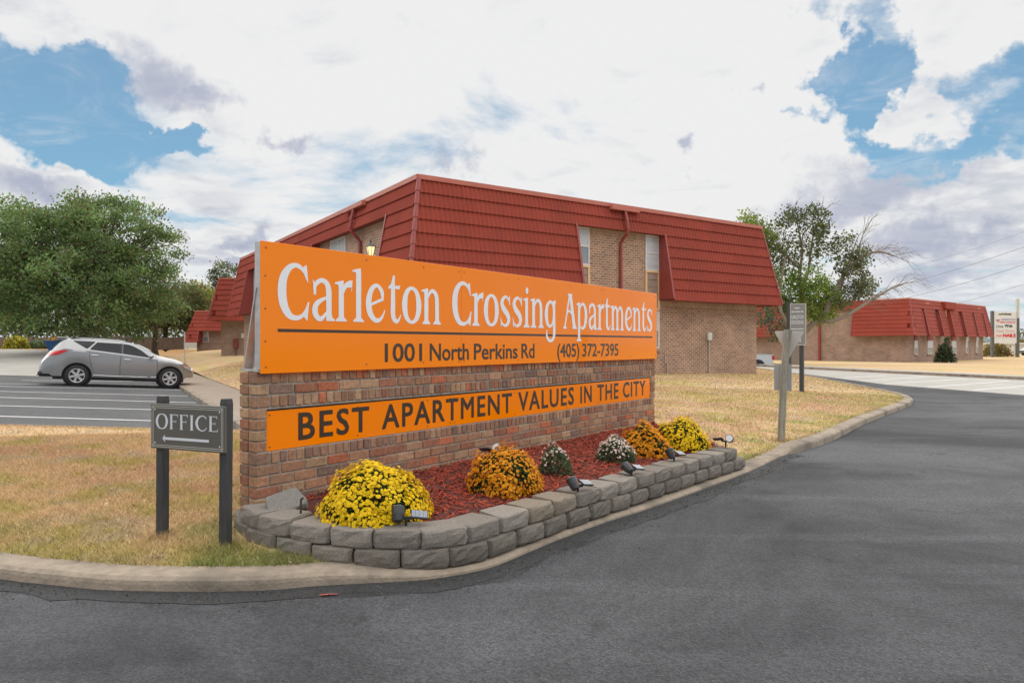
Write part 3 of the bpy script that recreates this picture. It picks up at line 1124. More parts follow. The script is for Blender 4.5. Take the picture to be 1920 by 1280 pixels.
# ------------------------------------------------------------------ lettering
def ribbon(mb, pts, y, closed=False, sub=6):
    """flat stroke through (x, z, width) points."""
    P = [Vector(p) for p in pts]
    n = len(P)
    C = []
    rng_ = range(n) if closed else range(n - 1)
    for i in rng_:
        if closed:
            p0, p1, p2, p3 = P[(i - 1) % n], P[i], P[(i + 1) % n], P[(i + 2) % n]
        else:
            p1, p2 = P[i], P[i + 1]
            p0 = P[i - 1] if i > 0 else p1 * 2 - p2
            p3 = P[i + 2] if i + 2 < n else p2 * 2 - p1
        for k in range(sub):
            t = k / sub
            C.append(0.5 * ((2 * p1) + (p2 - p0) * t + (2 * p0 - 5 * p1 + 4 * p2 - p3) * t * t + (3 * p1 - p0 - 3 * p2 + p3) * t ** 3))
    if not closed:
        C.append(P[-1])
    V = []
    m_ = len(C)
    for i, c in enumerate(C):
        a = C[(i - 1) % m_] if closed or i > 0 else C[i]
        b = C[(i + 1) % m_] if closed or i < m_ - 1 else C[i]
        d = Vector((b.x - a.x, b.y - a.y))
        d = d.normalized() if d.length > 1e-9 else Vector((1, 0))
        w = c.z / 2
        V += [(c.x - d.y * w, y, c.y + d.x * w), (c.x + d.y * w, y, c.y - d.x * w)]
    F = [(2 * i, 2 * i + 1, 2 * i + 3, 2 * i + 2) for i in range(m_ - 1)]
    if closed:
        F.append((2 * m_ - 2, 2 * m_ - 1, 1, 0))
    mb.add(V, F)


def foot(x, w=.155, z=0.0, up=1):
    return ('p', [(x - w, z), (x + w, z), (x + w * .96, z + .028 * up), (x + .068, z + .075 * up), (x + .055, z + .13 * up), (x - .055, z + .13 * up), (x - .068, z + .075 * up), (x - w * .96, z + .028 * up)])


def flag(x, h, w=.06):
    return ('p', [(x - w - .09, h - .055), (x - w - .02, h - .03), (x + w * .9, h), (x + w, h - .16), (x - w, h - .16), (x - w - .01, h - .09), (x - w - .09, h - .08)])


GL = {
    'C': (.65, [('r', [(.60, .72, .03), (.545, .85, .05), (.46, .935, .075), (.35, .965, .085), (.22, .90, .115), (.115, .73, .155), (.085, .49, .17), (.12, .26, .16), (.22, .09, .125), (.35, .035, .09), (.48, .065, .07), (.57, .17, .05), (.625, .32, .025)]),
                 ('p', [(.50, .93), (.575, .985), (.588, .985), (.625, .68), (.605, .68), (.56, .82)]), ('p', [(.51, .08), (.59, -.005), (.604, -.005), (.645, .33), (.628, .33), (.575, .16)])]),
    'a': (.53, [('r', [(.085, .50, .05), (.085, .62, .07), (.15, .705, .085), (.25, .74, .085), (.345, .69, .105), (.39, .57, .12), (.395, .35, .12), (.395, .02, .12)]),
                 ('p', [(.335, .0), (.535, .0), (.535, .025), (.475, .06), (.455, .14), (.335, .14)]), ('p', [(.06, .47), (.11, .47), (.115, .62), (.05, .74), (.04, .74)]),
                 ('r', [(.36, .43, .05), (.24, .385, .07), (.12, .30, .105), (.085, .18, .12), (.13, .07, .105), (.23, .04, .085), (.36, .17, .04)])]),
    'r': (.37, [('r', [(.12, .0, .12), (.12, .70, .12)]), foot(.12, .13), flag(.12, .775), ('r', [(.15, .50, .03), (.19, .62, .07), (.25, .695, .10), (.335, .715, .13)]), ('p', [(.28, .64), (.365, .655), (.352, .58), (.368, .58), (.385, .785), (.30, .785)])]),
    'l': (.27, [('r', [(.135, .0, .125), (.135, .95, .125)]), foot(.135, .135), flag(.135, 1.04)]),
    'e': (.53, [('r', [(.10, .335, .055), (.46, .475, .06)]), ('r', [(.445, .45, .055), (.425, .62, .095), (.30, .735, .075), (.16, .65, .11), (.085, .42, .14), (.12, .19, .135), (.24, .055, .10), (.37, .055, .075), (.47, .17, .04), (.50, .26, .02)])]),
    't': (.385, [('r', [(.165, .80, .10), (.165, .40, .12), (.165, .18, .12), (.21, .065, .105), (.29, .04, .075), (.355, .12, .035), (.375, .18, .02)]), ('p', [(.03, .695), (.05, .74), (.115, .80), (.16, .965), (.215, .975), (.215, .76), (.36, .775), (.35, .70)])]),
    'o': (.56, [('rc', [(.28, .745, .07), (.13, .64, .115), (.075, .385, .15), (.13, .13, .115), (.28, .03, .07), (.43, .13, .115), (.485, .385, .15), (.43, .64, .115)])]),
    'n': (.575, [('r', [(.12, .0, .12), (.12, .70, .12)]), foot(.12, .12), flag(.12, .775), ('r', [(.16, .55, .03), (.23, .68, .07), (.32, .72, .09), (.41, .65, .11), (.445, .50, .12), (.45, .0, .12)]), foot(.45, .12)]),
    's': (.45, [('r', [(.385, .56, .02), (.36, .66, .05), (.25, .74, .065), (.13, .68, .10), (.09, .56, .125), (.17, .43, .15), (.29, .32, .15), (.355, .195, .125), (.31, .075, .095), (.20, .03, .065), (.09, .09, .05), (.04, .21, .02)]),
                 ('p', [(.34, .70), (.39, .775), (.40, .775), (.405, .53), (.39, .53), (.36, .64)]), ('p', [(.03, .24), (.042, .24), (.09, .09), (.06, -.005), (.045, -.005)])]),
    'i': (.28, [('r', [(.13, .0, .12), (.13, .70, .12)]), foot(.13, .13), flag(.13, .775), ('p', [(.14 + .058 * cos(t), .945 + .085 * sin(t)) for t in [2 * pi * k / 14 for k in range(14)]])]),
    'g': (.57, [('rc', [(.28, .72, .07), (.13, .60, .115), (.085, .37, .145), (.14, .13, .11), (.26, .05, .07), (.37, .14, .06), (.42, .38, .06), (.39, .62, .07)]), ('r', [(.445, .73, .10), (.445, .30, .115), (.455, -.10, .12), (.43, -.24, .105), (.34, -.325, .085), (.22, -.33, .085), (.125, -.24, .085), (.10, -.09, .04), (.15, -.04, .01)]),
                 ('p', [(.33, .71), (.52, .77), (.52, .70), (.50, .62), (.39, .62)])]),
    'A': (.70, [('r', [(.09, .02, .065), (.335, .93, .075)]), ('r', [(.60, .02, .15), (.385, .98, .14)]), ('p', [(.0, .0), (.19, .0), (.19, .03), (.125, .10), (.085, .10), (.0, .03)]), ('p', [(.49, .0), (.72, .0), (.72, .03), (.665, .11), (.51, .11), (.49, .03)]),
                 ('p', [(.25, .985), (.47, .985), (.47, .945), (.43, .90), (.30, .90), (.25, .945)]), ('r', [(.17, .36, .05), (.28, .50, .06), (.40, .46, .06), (.52, .33, .05)])]),
    'p': (.60, [('r', [(.125, -.32, .12), (.125, .70, .12)]), foot(.125, .135, -.345), flag(.125, .775), ('r', [(.16, .58, .03), (.24, .695, .065), (.35, .725, .085), (.46, .62, .125), (.505, .39, .145), (.45, .13, .12), (.33, .03, .08), (.20, .06, .05), (.15, .15, .03)])]),
    'm': (.88, [('r', [(.12, .0, .12), (.12, .70, .12)]), foot(.12, .115), flag(.12, .775), ('r', [(.16, .55, .03), (.22, .68, .07), (.30, .72, .09), (.38, .65, .11), (.41, .50, .12), (.415, .0, .12)]), foot(.415, .105),
                 ('r', [(.45, .55, .03), (.52, .68, .07), (.60, .72, .09), (.69, .65, .11), (.725, .50, .12), (.73, .0, .12)]), foot(.73, .115)]),
}


def tcap(x0, x1, z, t=.028, s=.0):
    return ('p', [(x0, z), (x1, z), (x1, z + t), (x0, z + t)])


THIN = {
    'O': (.80, [('rc', [(.40, .985, .045), (.19, .88, .085), (.085, .50, .115), (.19, .12, .085), (.40, .015, .045), (.61, .12, .085), (.715, .50, .115), (.61, .88, .085)])]),
    'F': (.58, [('r', [(.15, .0, .10), (.15, 1.0, .10)]), ('p', [(.04, 1.0), (.55, 1.0), (.55, .80), (.535, .80), (.50, .945), (.04, .965)]), ('p', [(.15, .50), (.15, .55), (.44, .55), (.44, .66), (.455, .66), (.455, .40), (.44, .40), (.44, .50)]), tcap(.04, .27, 0)]),
    'I': (.32, [('r', [(.16, .0, .105), (.16, 1.0, .105)]), tcap(.05, .27, 0), tcap(.05, .27, .972)]),
    'C': (.74, [('r', [(.66, .80, .03), (.60, .91, .05), (.46, .98, .05), (.24, .89, .085), (.10, .55, .115), (.17, .20, .10), (.36, .025, .06), (.52, .035, .05), (.63, .12, .04), (.69, .24, .02)]), ('p', [(.655, .97), (.668, .97), (.675, .74), (.66, .74)])]),
    'E': (.62, [('r', [(.15, .0, .10), (.15, 1.0, .10)]), ('p', [(.04, 1.0), (.53, 1.0), (.53, .82), (.515, .82), (.48, .95), (.04, .965)]), ('p', [(.15, .50), (.15, .545), (.42, .545), (.42, .65), (.435, .65), (.435, .40), (.42, .40), (.42, .50)]),
                 ('p', [(.04, .0), (.56, .0), (.60, .22), (.585, .22), (.53, .05), (.04, .035)])]),
}


def serif_word(mb, word, x0, x1, base, cap, y, glyphs=GL, gap=0.03, wt=1.0):
    widths = [glyphs[c][0] for c in word]
    tot = sum(widths) + gap * (len(word) - 1)
    sx = (x1 - x0) / tot
    x = x0
    for c, w in zip(word, widths):
        for i, (kind, pts) in enumerate(glyphs[c][1]):
            yy = y - 0.00025 * i
            sub = MB()
            if kind == 'p':
                sub.add([(a, 0, b) for a, b in pts], [tuple(range(len(pts)))])
            else:
                ribbon(sub, [(p[0], p[1], p[2] * wt) for p in pts], 0, kind == 'rc')
            mb.add([(x + a * sx, yy, base + b * cap) for a, _, b in sub.v], sub.f)
        x += (w + gap) * sx


_cap_cache = {}


def text_tris(body, bold=0.0, spacing=1.0, shear=0.0):
    cu = bpy.data.curves.new('tmp_text', 'FONT')
    cu.body = body
    cu.size = 1.0
    cu.offset = bold
    cu.space_character = spacing
    cu.shear = shear
    cu.resolution_u = 3
    o = bpy.data.objects.new('tmp_text', cu)
    COL.objects.link(o)
    bpy.context.view_layer.update()
    me = o.evaluated_get(bpy.context.evaluated_depsgraph_get()).to_mesh()
    v = [tuple(q.co) for q in me.vertices]
    f = [tuple(p.vertices) for p in me.polygons]
    o.evaluated_get(bpy.context.evaluated_depsgraph_get()).to_mesh_clear()
    bpy.data.objects.remove(o)
    bpy.data.curves.remove(cu)
    return v, f


def sans(mb, body, x0, x1, base, cap, y, bold=0.0, spacing=1.0, shear=0.0, mi=0):
    """sans letters stretched to run from x0 to x1 with capitals of the height cap."""
    if 'H' not in _cap_cache:
        _cap_cache['H'] = max(q[1] for q in text_tris('H')[0])
    v, f = text_tris(body, 0.0, spacing, shear)
    lo, hi = min(q[0] for q in v) - bold, max(q[0] for q in v) + bold
    sx, sz = (x1 - x0) / (hi - lo), cap / _cap_cache['H']
    c = bold * .8
    for i, (dx, dz) in enumerate(((0, 0), (-bold, 0), (bold, 0), (-c, -c), (c, -c), (-c, c), (c, c)) if bold else ((0, 0),)):
        mb.add([(x0 + (q[0] + dx - lo) * sx, y - i * .0001, base + (q[1] + dz) * sz) for q in v], f, mi)


# ------------------------------------------------------------------ the brick sign
SIGN_A = atan2(0.795, 0.607)
SIGN_O = Vector((-1.7625, 4.77, 0.0))
su, sn_ = Vector((cos(SIGN_A), sin(SIGN_A), 0)), Vector((-sin(SIGN_A), cos(SIGN_A), 0))


def sign_pt(s, y, z=0.0):
    return SIGN_O + su * s + sn_ * y + Vector((0, 0, z))


sign = thing('brick_monument_sign', 'long brick monument sign with orange Carleton Crossing Apartments panels above the flower bed', 'sign', SIGN_O, SIGN_A)
S0, S1, TH = -0.012, 6.315, 0.215
WALL_Y = 0.022
TOPZ = 1.205
CH = 0.078
PAN0, PAN1, PZ0, PZ1 = 0.074, 6.185, 0.637, 0.934

core = MB()
core.box(S0 + .012, S1 - .012, WALL_Y + .105, WALL_Y + TH - .012, -0.05, TOPZ - .01)
core.box(S0 + .012, PAN0, WALL_Y + .010, WALL_Y + .105, -0.05, TOPZ - .01)
core.box(PAN1, S1 - .012, WALL_Y + .010, WALL_Y + .105, -0.05, TOPZ - .01)
core.box(PAN0, PAN1, WALL_Y + .010, WALL_Y + .105, -0.05, PZ0 - .002)
core.box(PAN0, PAN1, WALL_Y + .010, WALL_Y + .105, PZ1 + .002, TOPZ - .01)
core.build('mortar', M['mortar'], sign)

BR_COL = [((0.300, 0.165, 0.105), 5), ((0.250, 0.150, 0.105), 5), ((0.345, 0.215, 0.140), 4), ((0.265, 0.115, 0.075), 3), ((0.39, 0.125, 0.065), 1.3), ((0.175, 0.122, 0.103), 1.6), ((0.36, 0.245, 0.155), 3), ((0.205, 0.130, 0.100), 3)]


def brick_col(low=False):
    c = random.choices([a for a, _ in BR_COL], [b * (2.2 if low and i in (0, 3, 4) else 1) for i, (_, b) in enumerate(BR_COL)])[0]
    k = random.uniform(1.05, 1.38)
    a_ = (.285, .165, .112)
    c = [q * .85 + w * .15 for q, w in zip(c, a_)]
    return (c[0] * k * .97, c[1] * k * .93, c[2] * k * .88)


brick_specs = []   # (size in picture, x0, x1, y0, y1, z0, z1, colour)


def add_brick(x0, x1, y0, y1, z0, z1, low=False):
    c = sign_pt((x0 + x1) / 2, y0, 0)
    d = c.y
    size = (x1 - x0) * (z1 - z0) / d ** 3 + (y1 - y0) * (z1 - z0) / d ** 2 * (0.5 if x0 < 0.0 else 0)
    brick_specs.append((size, x0, x1, y0, y1, z0, z1, brick_col(low)))


J = 0.0055
zt = TOPZ
row = 0
while zt > 0.04:
    header = row in (0, 2, 7)
    hh_ = 0.090 if header else CH
    z0, z1 = zt - hh_ + J, zt - J
    in_panel = (zt - CH / 2) < PZ1 and (zt - CH / 2) > PZ0
    spans = [(S0, PAN0 - .004), (PAN1 + .004, S1)] if in_panel else [(S0, S1)]
    if row == 7:
        z1 = min(z1, PZ0 - .006)
    if row == 2:
        z0 = max(z0, PZ1 + .006)
    for a, b in spans:
        x = a
        L = 0.0705 if header else 0.205
        if not header and not in_panel and row % 2 == 1:
            e = a + L / 2
            add_brick(a, e - J, WALL_Y, WALL_Y + .098, z0, z1, zt < .6)
            x = e + J
        elif header and b - a > 1:
            e = a + 0.115
            add_brick(a, e - J, WALL_Y, WALL_Y + .098, z0, z1)
            x = e + J
        while x < b - 0.02:
            e = min(x + L - 2 * J + random.uniform(-.004, .004), b)
            if b - e < 0.03:
                e = b
            add_brick(x, e, WALL_Y, WALL_Y + .098, z0, z1, zt < .6)
            x = e + 2 * J
    # end face: the back half of the wall
    add_brick(S0, S0 + .10, WALL_Y + .108, WALL_Y + TH, z0, z1, zt < .6)
    add_brick(S1 - .10, S1, WALL_Y + .108, WALL_Y + TH, z0, z1)
    zt -= hh_
    row += 1
brick_specs.sort(key=lambda b: -b[0])


def brick_into(mb, spec):
    _, x0, x1, y0, y1, z0, z1, c = spec
    dy = random.uniform(-.0035, .0035)
    k = len(mb.v)
    mb.bbox(x0, x1, y0 + dy, y1, z0, z1, 0.005, 0, c)
    for i in range(k, len(mb.v)):
        v = mb.v[i]
        mb.v[i] = (v[0] + random.uniform(-.0012, .0012), v[1] + random.uniform(-.0016, .0016), v[2] + random.uniform(-.0012, .0012))


for spec in brick_specs[:296]:
    mb = MB()
    brick_into(mb, spec)
    mb.build('brick', M['brick'], sign)
rest = MB()
for spec in brick_specs[296:]:
    brick_into(rest, spec)
o = rest.build('brickwork', M['brick'], sign)
o['kind'] = 'stuff'

def s_of(px, y=0.0):
    r = (px - 960) / 1280
    X0, D0 = SIGN_O.x + sn_.x * y, SIGN_O.y + sn_.y * y
    return (r * D0 - X0) / (su.x - r * su.y)


# upper orange panels
UZ0, UZ1, UL = 1.193, 2.123, 6.306
seams = [0.0, 2.103, 4.76, UL]
for i in range(3):
    mb = MB()
    mb.bbox(seams[i] + .0012, seams[i + 1] - .0012, -0.012, 0.0, UZ0 + (0, .002, .001)[i], UZ1 + (0, .001, -.001)[i], 0.0015)
    mb.build('sign_panel', M['orange'], sign)
for w, a, b in (('Carleton', .134, 1.822), ('Crossing', 1.973, 3.718), ('Apartments', 3.85, 6.163)):
    mb = MB()
    serif_word(mb, w, a, b, 1.577, 0.413, -0.0132)
    mb.build('lettering', M['letter_white'], sign)
mb = MB()
mb.add([(.135, -.0126, 1.487), (6.163, -.0126, 1.487), (6.163, -.0126, 1.510), (.135, -.0126, 1.510)], [(0, 1, 2, 3)])
mb.build('underline', M['letter_dark'], sign)
for w, a, b in (('1001', 719.5, 789.5), ('North', 803.8, 877.3), ('Perkins', 886.7, 968.8), ('Rd', 975.8, 1000.5), ('(405)', 1043, 1084.5), ('372-7395', 1090, 1158)):
    mb = MB()
    sans(mb, w, s_of(a), s_of(b), 1.2535, 0.150, -0.0130, bold=.016, spacing=.98)
    mb.build('lettering', M['letter_dark'], sign)

# lower orange panels, set into the brick
LY = 0.036
lseams = [PAN0 + .003, 2.03, 4.74, PAN1 - .003]
for i in range(3):
    mb = MB()
    mb.bbox(lseams[i] + .001, lseams[i + 1] - .001, LY, LY + .012, PZ0 + .001, PZ1 - .012, 0.001)
    mb.build('slogan_panel', M['orange'], sign)
for w, a, b in (('BEST', 559, 692), ('APARTMENT', 716, 960), ('VALUES', 971.5, 1076), ('IN', 1088, 1109.5), ('THE', 1120, 1159.5), ('CITY', 1168, 1210)):
    mb = MB()
    sans(mb, w, s_of(a, LY), s_of(b, LY), 0.692, 0.195, LY - .0012, bold=.020, spacing=1.16)
    mb.build('lettering', M['letter_dark'], sign)
mb = MB()
for s_ in (.04, .95, 1.6, 2.07, 2.14, 3.0, 4.0, 4.72, 4.80, 5.5, 6.26):
    for z in (UZ0 + .045, UZ1 - .045):
        mb.lathe([(.006, -.0145), (.006, -.012)], 7, (s_, 0, z), 'y')
for z in (1.42, 1.65, 1.88):
    mb.lathe([(.006, -.0145), (.006, -.012)], 7, (.035, 0, z), 'y')
for s_ in (.10, .9, 1.7, 2.0, 2.06, 3.0, 4.0, 4.70, 4.77, 5.5, 6.15):
    for z in (PZ0 + .028, PZ1 - .04):
        mb.lathe([(.0055, LY - .003), (.0055, LY)], 7, (s_, 0, z), 'y')
mb.build('screw', M['screw'], sign)['kind'] = 'stuff'

# galvanised frame behind the upper panels
for s_ in (0.03, 1.6, 3.15, 4.7, 6.27):
    mb = MB()
    mb.box(s_ - .02, s_ + .02, 0.003, 0.045, TOPZ + .004, UZ1 - .004)
    mb.box(s_ - .022, s_ - .018, 0.002, 0.075, TOPZ + .004, UZ1 - .004)
    mb.build('frame_post', M['galv'], sign)
    mb = MB()
    mb.bar((s_, .205, TOPZ + .012), (s_, .052, 1.80), .012, .06, up=(1, 0, 0))
    mb.bar((s_ + .03, .205, TOPZ + .012), (s_ + .03, .052, 1.80), .05, .008, up=(1, 0, 0))
    mb.build('brace', M['galv'], sign)
    mb = MB()
    mb.box(s_ - .035, s_ + .05, 0.012, 0.228, TOPZ + .002, TOPZ + .020)
    mb.build('base_plate', M['galv'], sign)


# ------------------------------------------------------------------ flower bed: wall of blocks, mulch
BED = smooth_line([(-2.00, 4.92), (-1.87, 4.65), (-1.66, 4.41), (-1.38, 4.245), (-1.045, 4.115), (-.75, 4.065), (-.46, 4.085), (-.25, 4.185), (.03, 4.49), (.45, 5.01), (1.18, 5.87), (1.81, 6.60), (2.49, 7.37)], 0.03)


def arc_walk(line, step, start):
    """points every step along a line, from start: (position, direction)."""
    out, acc = [], 0.0
    nxt = start
    for a, b in zip(line[:-1], line[1:]):
        va, vb = Vector(a), Vector(b)
        L = (vb - va).length
        while nxt <= acc + L:
            out.append((va.lerp(vb, (nxt - acc) / L), (vb - va).normalized()))
            nxt += step
        acc += L
    return out, acc


bedwall = thing('retaining_wall', 'low two-course wall of grey concrete blocks edging the flower bed', 'retaining wall', (0, 4.4, 0))


def block_mesh(L, D, H, seed, col):
    """split-faced block: rough front with knocked-off ends, flatter top."""
    r = random.Random(seed)
    h = L / 2 * 0.985
    ang = .026
    xs_ = (-1, -.88, -.55, -.2, .15, .5, .86, 1)
    front_ = [(h * k, ang * (abs(k) > .95) + .004 * (abs(k) > .8)) for k in xs_]
    poly = front_ + [(h * .80, D), (-h * .80, D)]
    nf = len(front_)
    lv = [(0.0, .985, .010), (.014, 1.0, .0), (H * .38, 1.0, -.005), (H * .68, 1.0, -.003), (H - .012, .998, .001), (H - .002, .985, .008), (H, .965, .018)]
    V = []
    for a, (z, k, fy) in enumerate(lv):
        for i, (x, y) in enumerate(poly):
            j = .0055 if 0 < a < 5 else .003
            yy = y + (fy if i < nf else 0)
            V.append((x * k + r.uniform(-.003, .003), yy + r.uniform(-j, j) * (1 if i < nf else .3), z + r.uniform(-.003, .003) * (a < 6) + r.uniform(-.0015, .0015)))
    n = len(poly)
    F = []
    for a in range(len(lv) - 1):
        for i in range(n):
            F.append((a * n + i, a * n + (i + 1) % n, (a + 1) * n + (i + 1) % n, (a + 1) * n + i))
    F.append(tuple(range((len(lv) - 1) * n, len(lv) * n)))
    F.append(tuple(range(n))[::-1])
    mb = MB()
    mb.add(V, F, 0, col)
    return mb


BLK = 0.296
walk0, total = arc_walk(BED, BLK, 0.06)
walk1, _t = arc_walk(offset_line(BED, 0.018), BLK, 0.46)
nb = 0
for course, wk in ((0, walk0), (1, walk1)):
    for i, (p, d) in enumerate(wk):
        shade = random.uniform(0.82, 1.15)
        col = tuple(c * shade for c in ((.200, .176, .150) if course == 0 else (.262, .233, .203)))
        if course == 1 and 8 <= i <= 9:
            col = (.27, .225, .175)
        H = 0.111
        mb = block_mesh(BLK * random.uniform(.955, .985), 0.235, H, 100 + nb, col)
        lift = 0.058 if course == 0 else 0.058 + 0.1125
        if course == 0 and p.x < -1.1:
            lift += min(0.03, (-1.1 - p.x) * .05)
        if course == 1 and p.x < -1.2:
            lift += min(0.02, (-1.2 - p.x) * .04)
        yaw = atan2(d.y, d.x) + random.uniform(-.05, .05)
        if course == 1 and i in (2,):
            yaw += .10
        o = mb.build('block', M['block'], bedwall, loc=(p.x, p.y - 4.4, lift), rot=(random.uniform(-.015, .015), random.uniform(-.018, .018), yaw))
        nb += 1

lb = block_mesh(.27, .17, .10, 901, (.25, .235, .215)).build('loose_block', M['block'])
lb.location = (-1.50, 4.62, .215)
lb.rotation_euler = (radians(38), radians(-14), radians(34))
tag(lb, 'loose grey concrete block tipped against the foot of the brick sign', 'block')
mb = MB()
mb.tube([(0, 0, -.1), (0.002, 0, .135)], .0075, 6)
mb.tube([(0.002, 0, .13), (.018, 0, .142)], .0075, 6)
st = mb.build('metal_stake', M['stake'], loc=(-1.375, 4.44, .26))
tag(st, 'thin rusty metal stake standing behind the corner blocks', 'stake')

# mulch
mul_in = offset_line(BED, 0.15)
front = [p for p in mul_in[8::4]]
A_ = sign_pt(S0 + .02, WALL_Y + .03)
B_ = sign_pt(S1 - .02, WALL_Y + .03)
MULCH = front + [(2.36, 7.55), (2.30, 8.3), (B_.x, B_.y), (A_.x, A_.y)]


def mulch_z(x, y):
    d = seg_dist(x, y, front)
    return 0.232 + 0.045 * (1 - np.exp(-d / .35)) + 0.035 * (fbm(np.asarray(x) * 2.5, np.asarray(y) * 2.5, 61) - .5)


mx_, my_ = RNG.uniform(-2.2, 2.6, 3500), RNG.uniform(4, 10, 3500)
o = ground_sheet('mulch', MULCH, mulch_z, M['soil'], extra=(mx_, my_))
o['kind'] = 'structure'
n = 26000
cx, cy = RNG.uniform(-2.2, 2.6, n), RNG.uniform(4, 10, n)
k = inside(cx, cy, MULCH) & (seg_dist(cx, cy, front) > 0.01)
soilpart = (np.hypot(cx + 1.45, cy - 4.6) > 0.38)
k &= soilpart
cx, cy = cx[k], cy[k]
n = len(cx)
cz = mulch_z(cx, cy) + RNG.uniform(0.0, .012, n)
a = RNG.uniform(0, 2 * pi, n)
L_ = RNG.uniform(.012, .034, n)
w_ = RNG.uniform(.003, .008, n)
tl_ = RNG.uniform(-.55, .55, n)
ux_, uy_, uz_ = np.cos(a) * np.cos(tl_), np.sin(a) * np.cos(tl_), np.sin(tl_)
vx_, vy_ = -np.sin(a), np.cos(a)
V = np.zeros((n, 6, 3))
for j, (s_, t_, h_) in enumerate(((-1, -1, 0), (1, -1, 0), (1, 1, 0), (-1, 1, 0), (-1, 0, .005), (1, 0, .005))):
    V[:, j, 0] = cx + ux_ * L_ * s_ + vx_ * w_ * t_
    V[:, j, 1] = cy + uy_ * L_ * s_ + vy_ * w_ * t_
    V[:, j, 2] = cz + uz_ * L_ * s_ + h_
b_ = np.arange(n)[:, None] * 6
F = np.concatenate([b_ + np.array([0, 1, 5, 4]), b_ + np.array([4, 5, 2, 3])], 0)
cl = np.array([[.30, .062, .036], [.24, .05, .032], [.36, .085, .05], [.16, .04, .028], [.40, .13, .085]])[RNG.choice(5, n, p=[.36, .26, .2, .12, .06])]
cl = cl * RNG.uniform(.6, 1.25, (n, 1)) * np.array([1, .80, .74])
o = np_mesh('bark_mulch', V.reshape(-1, 3), F, M['chip'], tint=np.repeat(cl, 6, 0))
o['kind'] = 'stuff'

# edging board closing the far end of the bed
mb = MB()
mb.bar((2.34, 7.62, .205), (2.14, 8.7, .235), .035, .10)
o = mb.build('edging_board', M['timber'])
tag(o, 'low grey edging board closing the right end of the flower bed', 'edging')


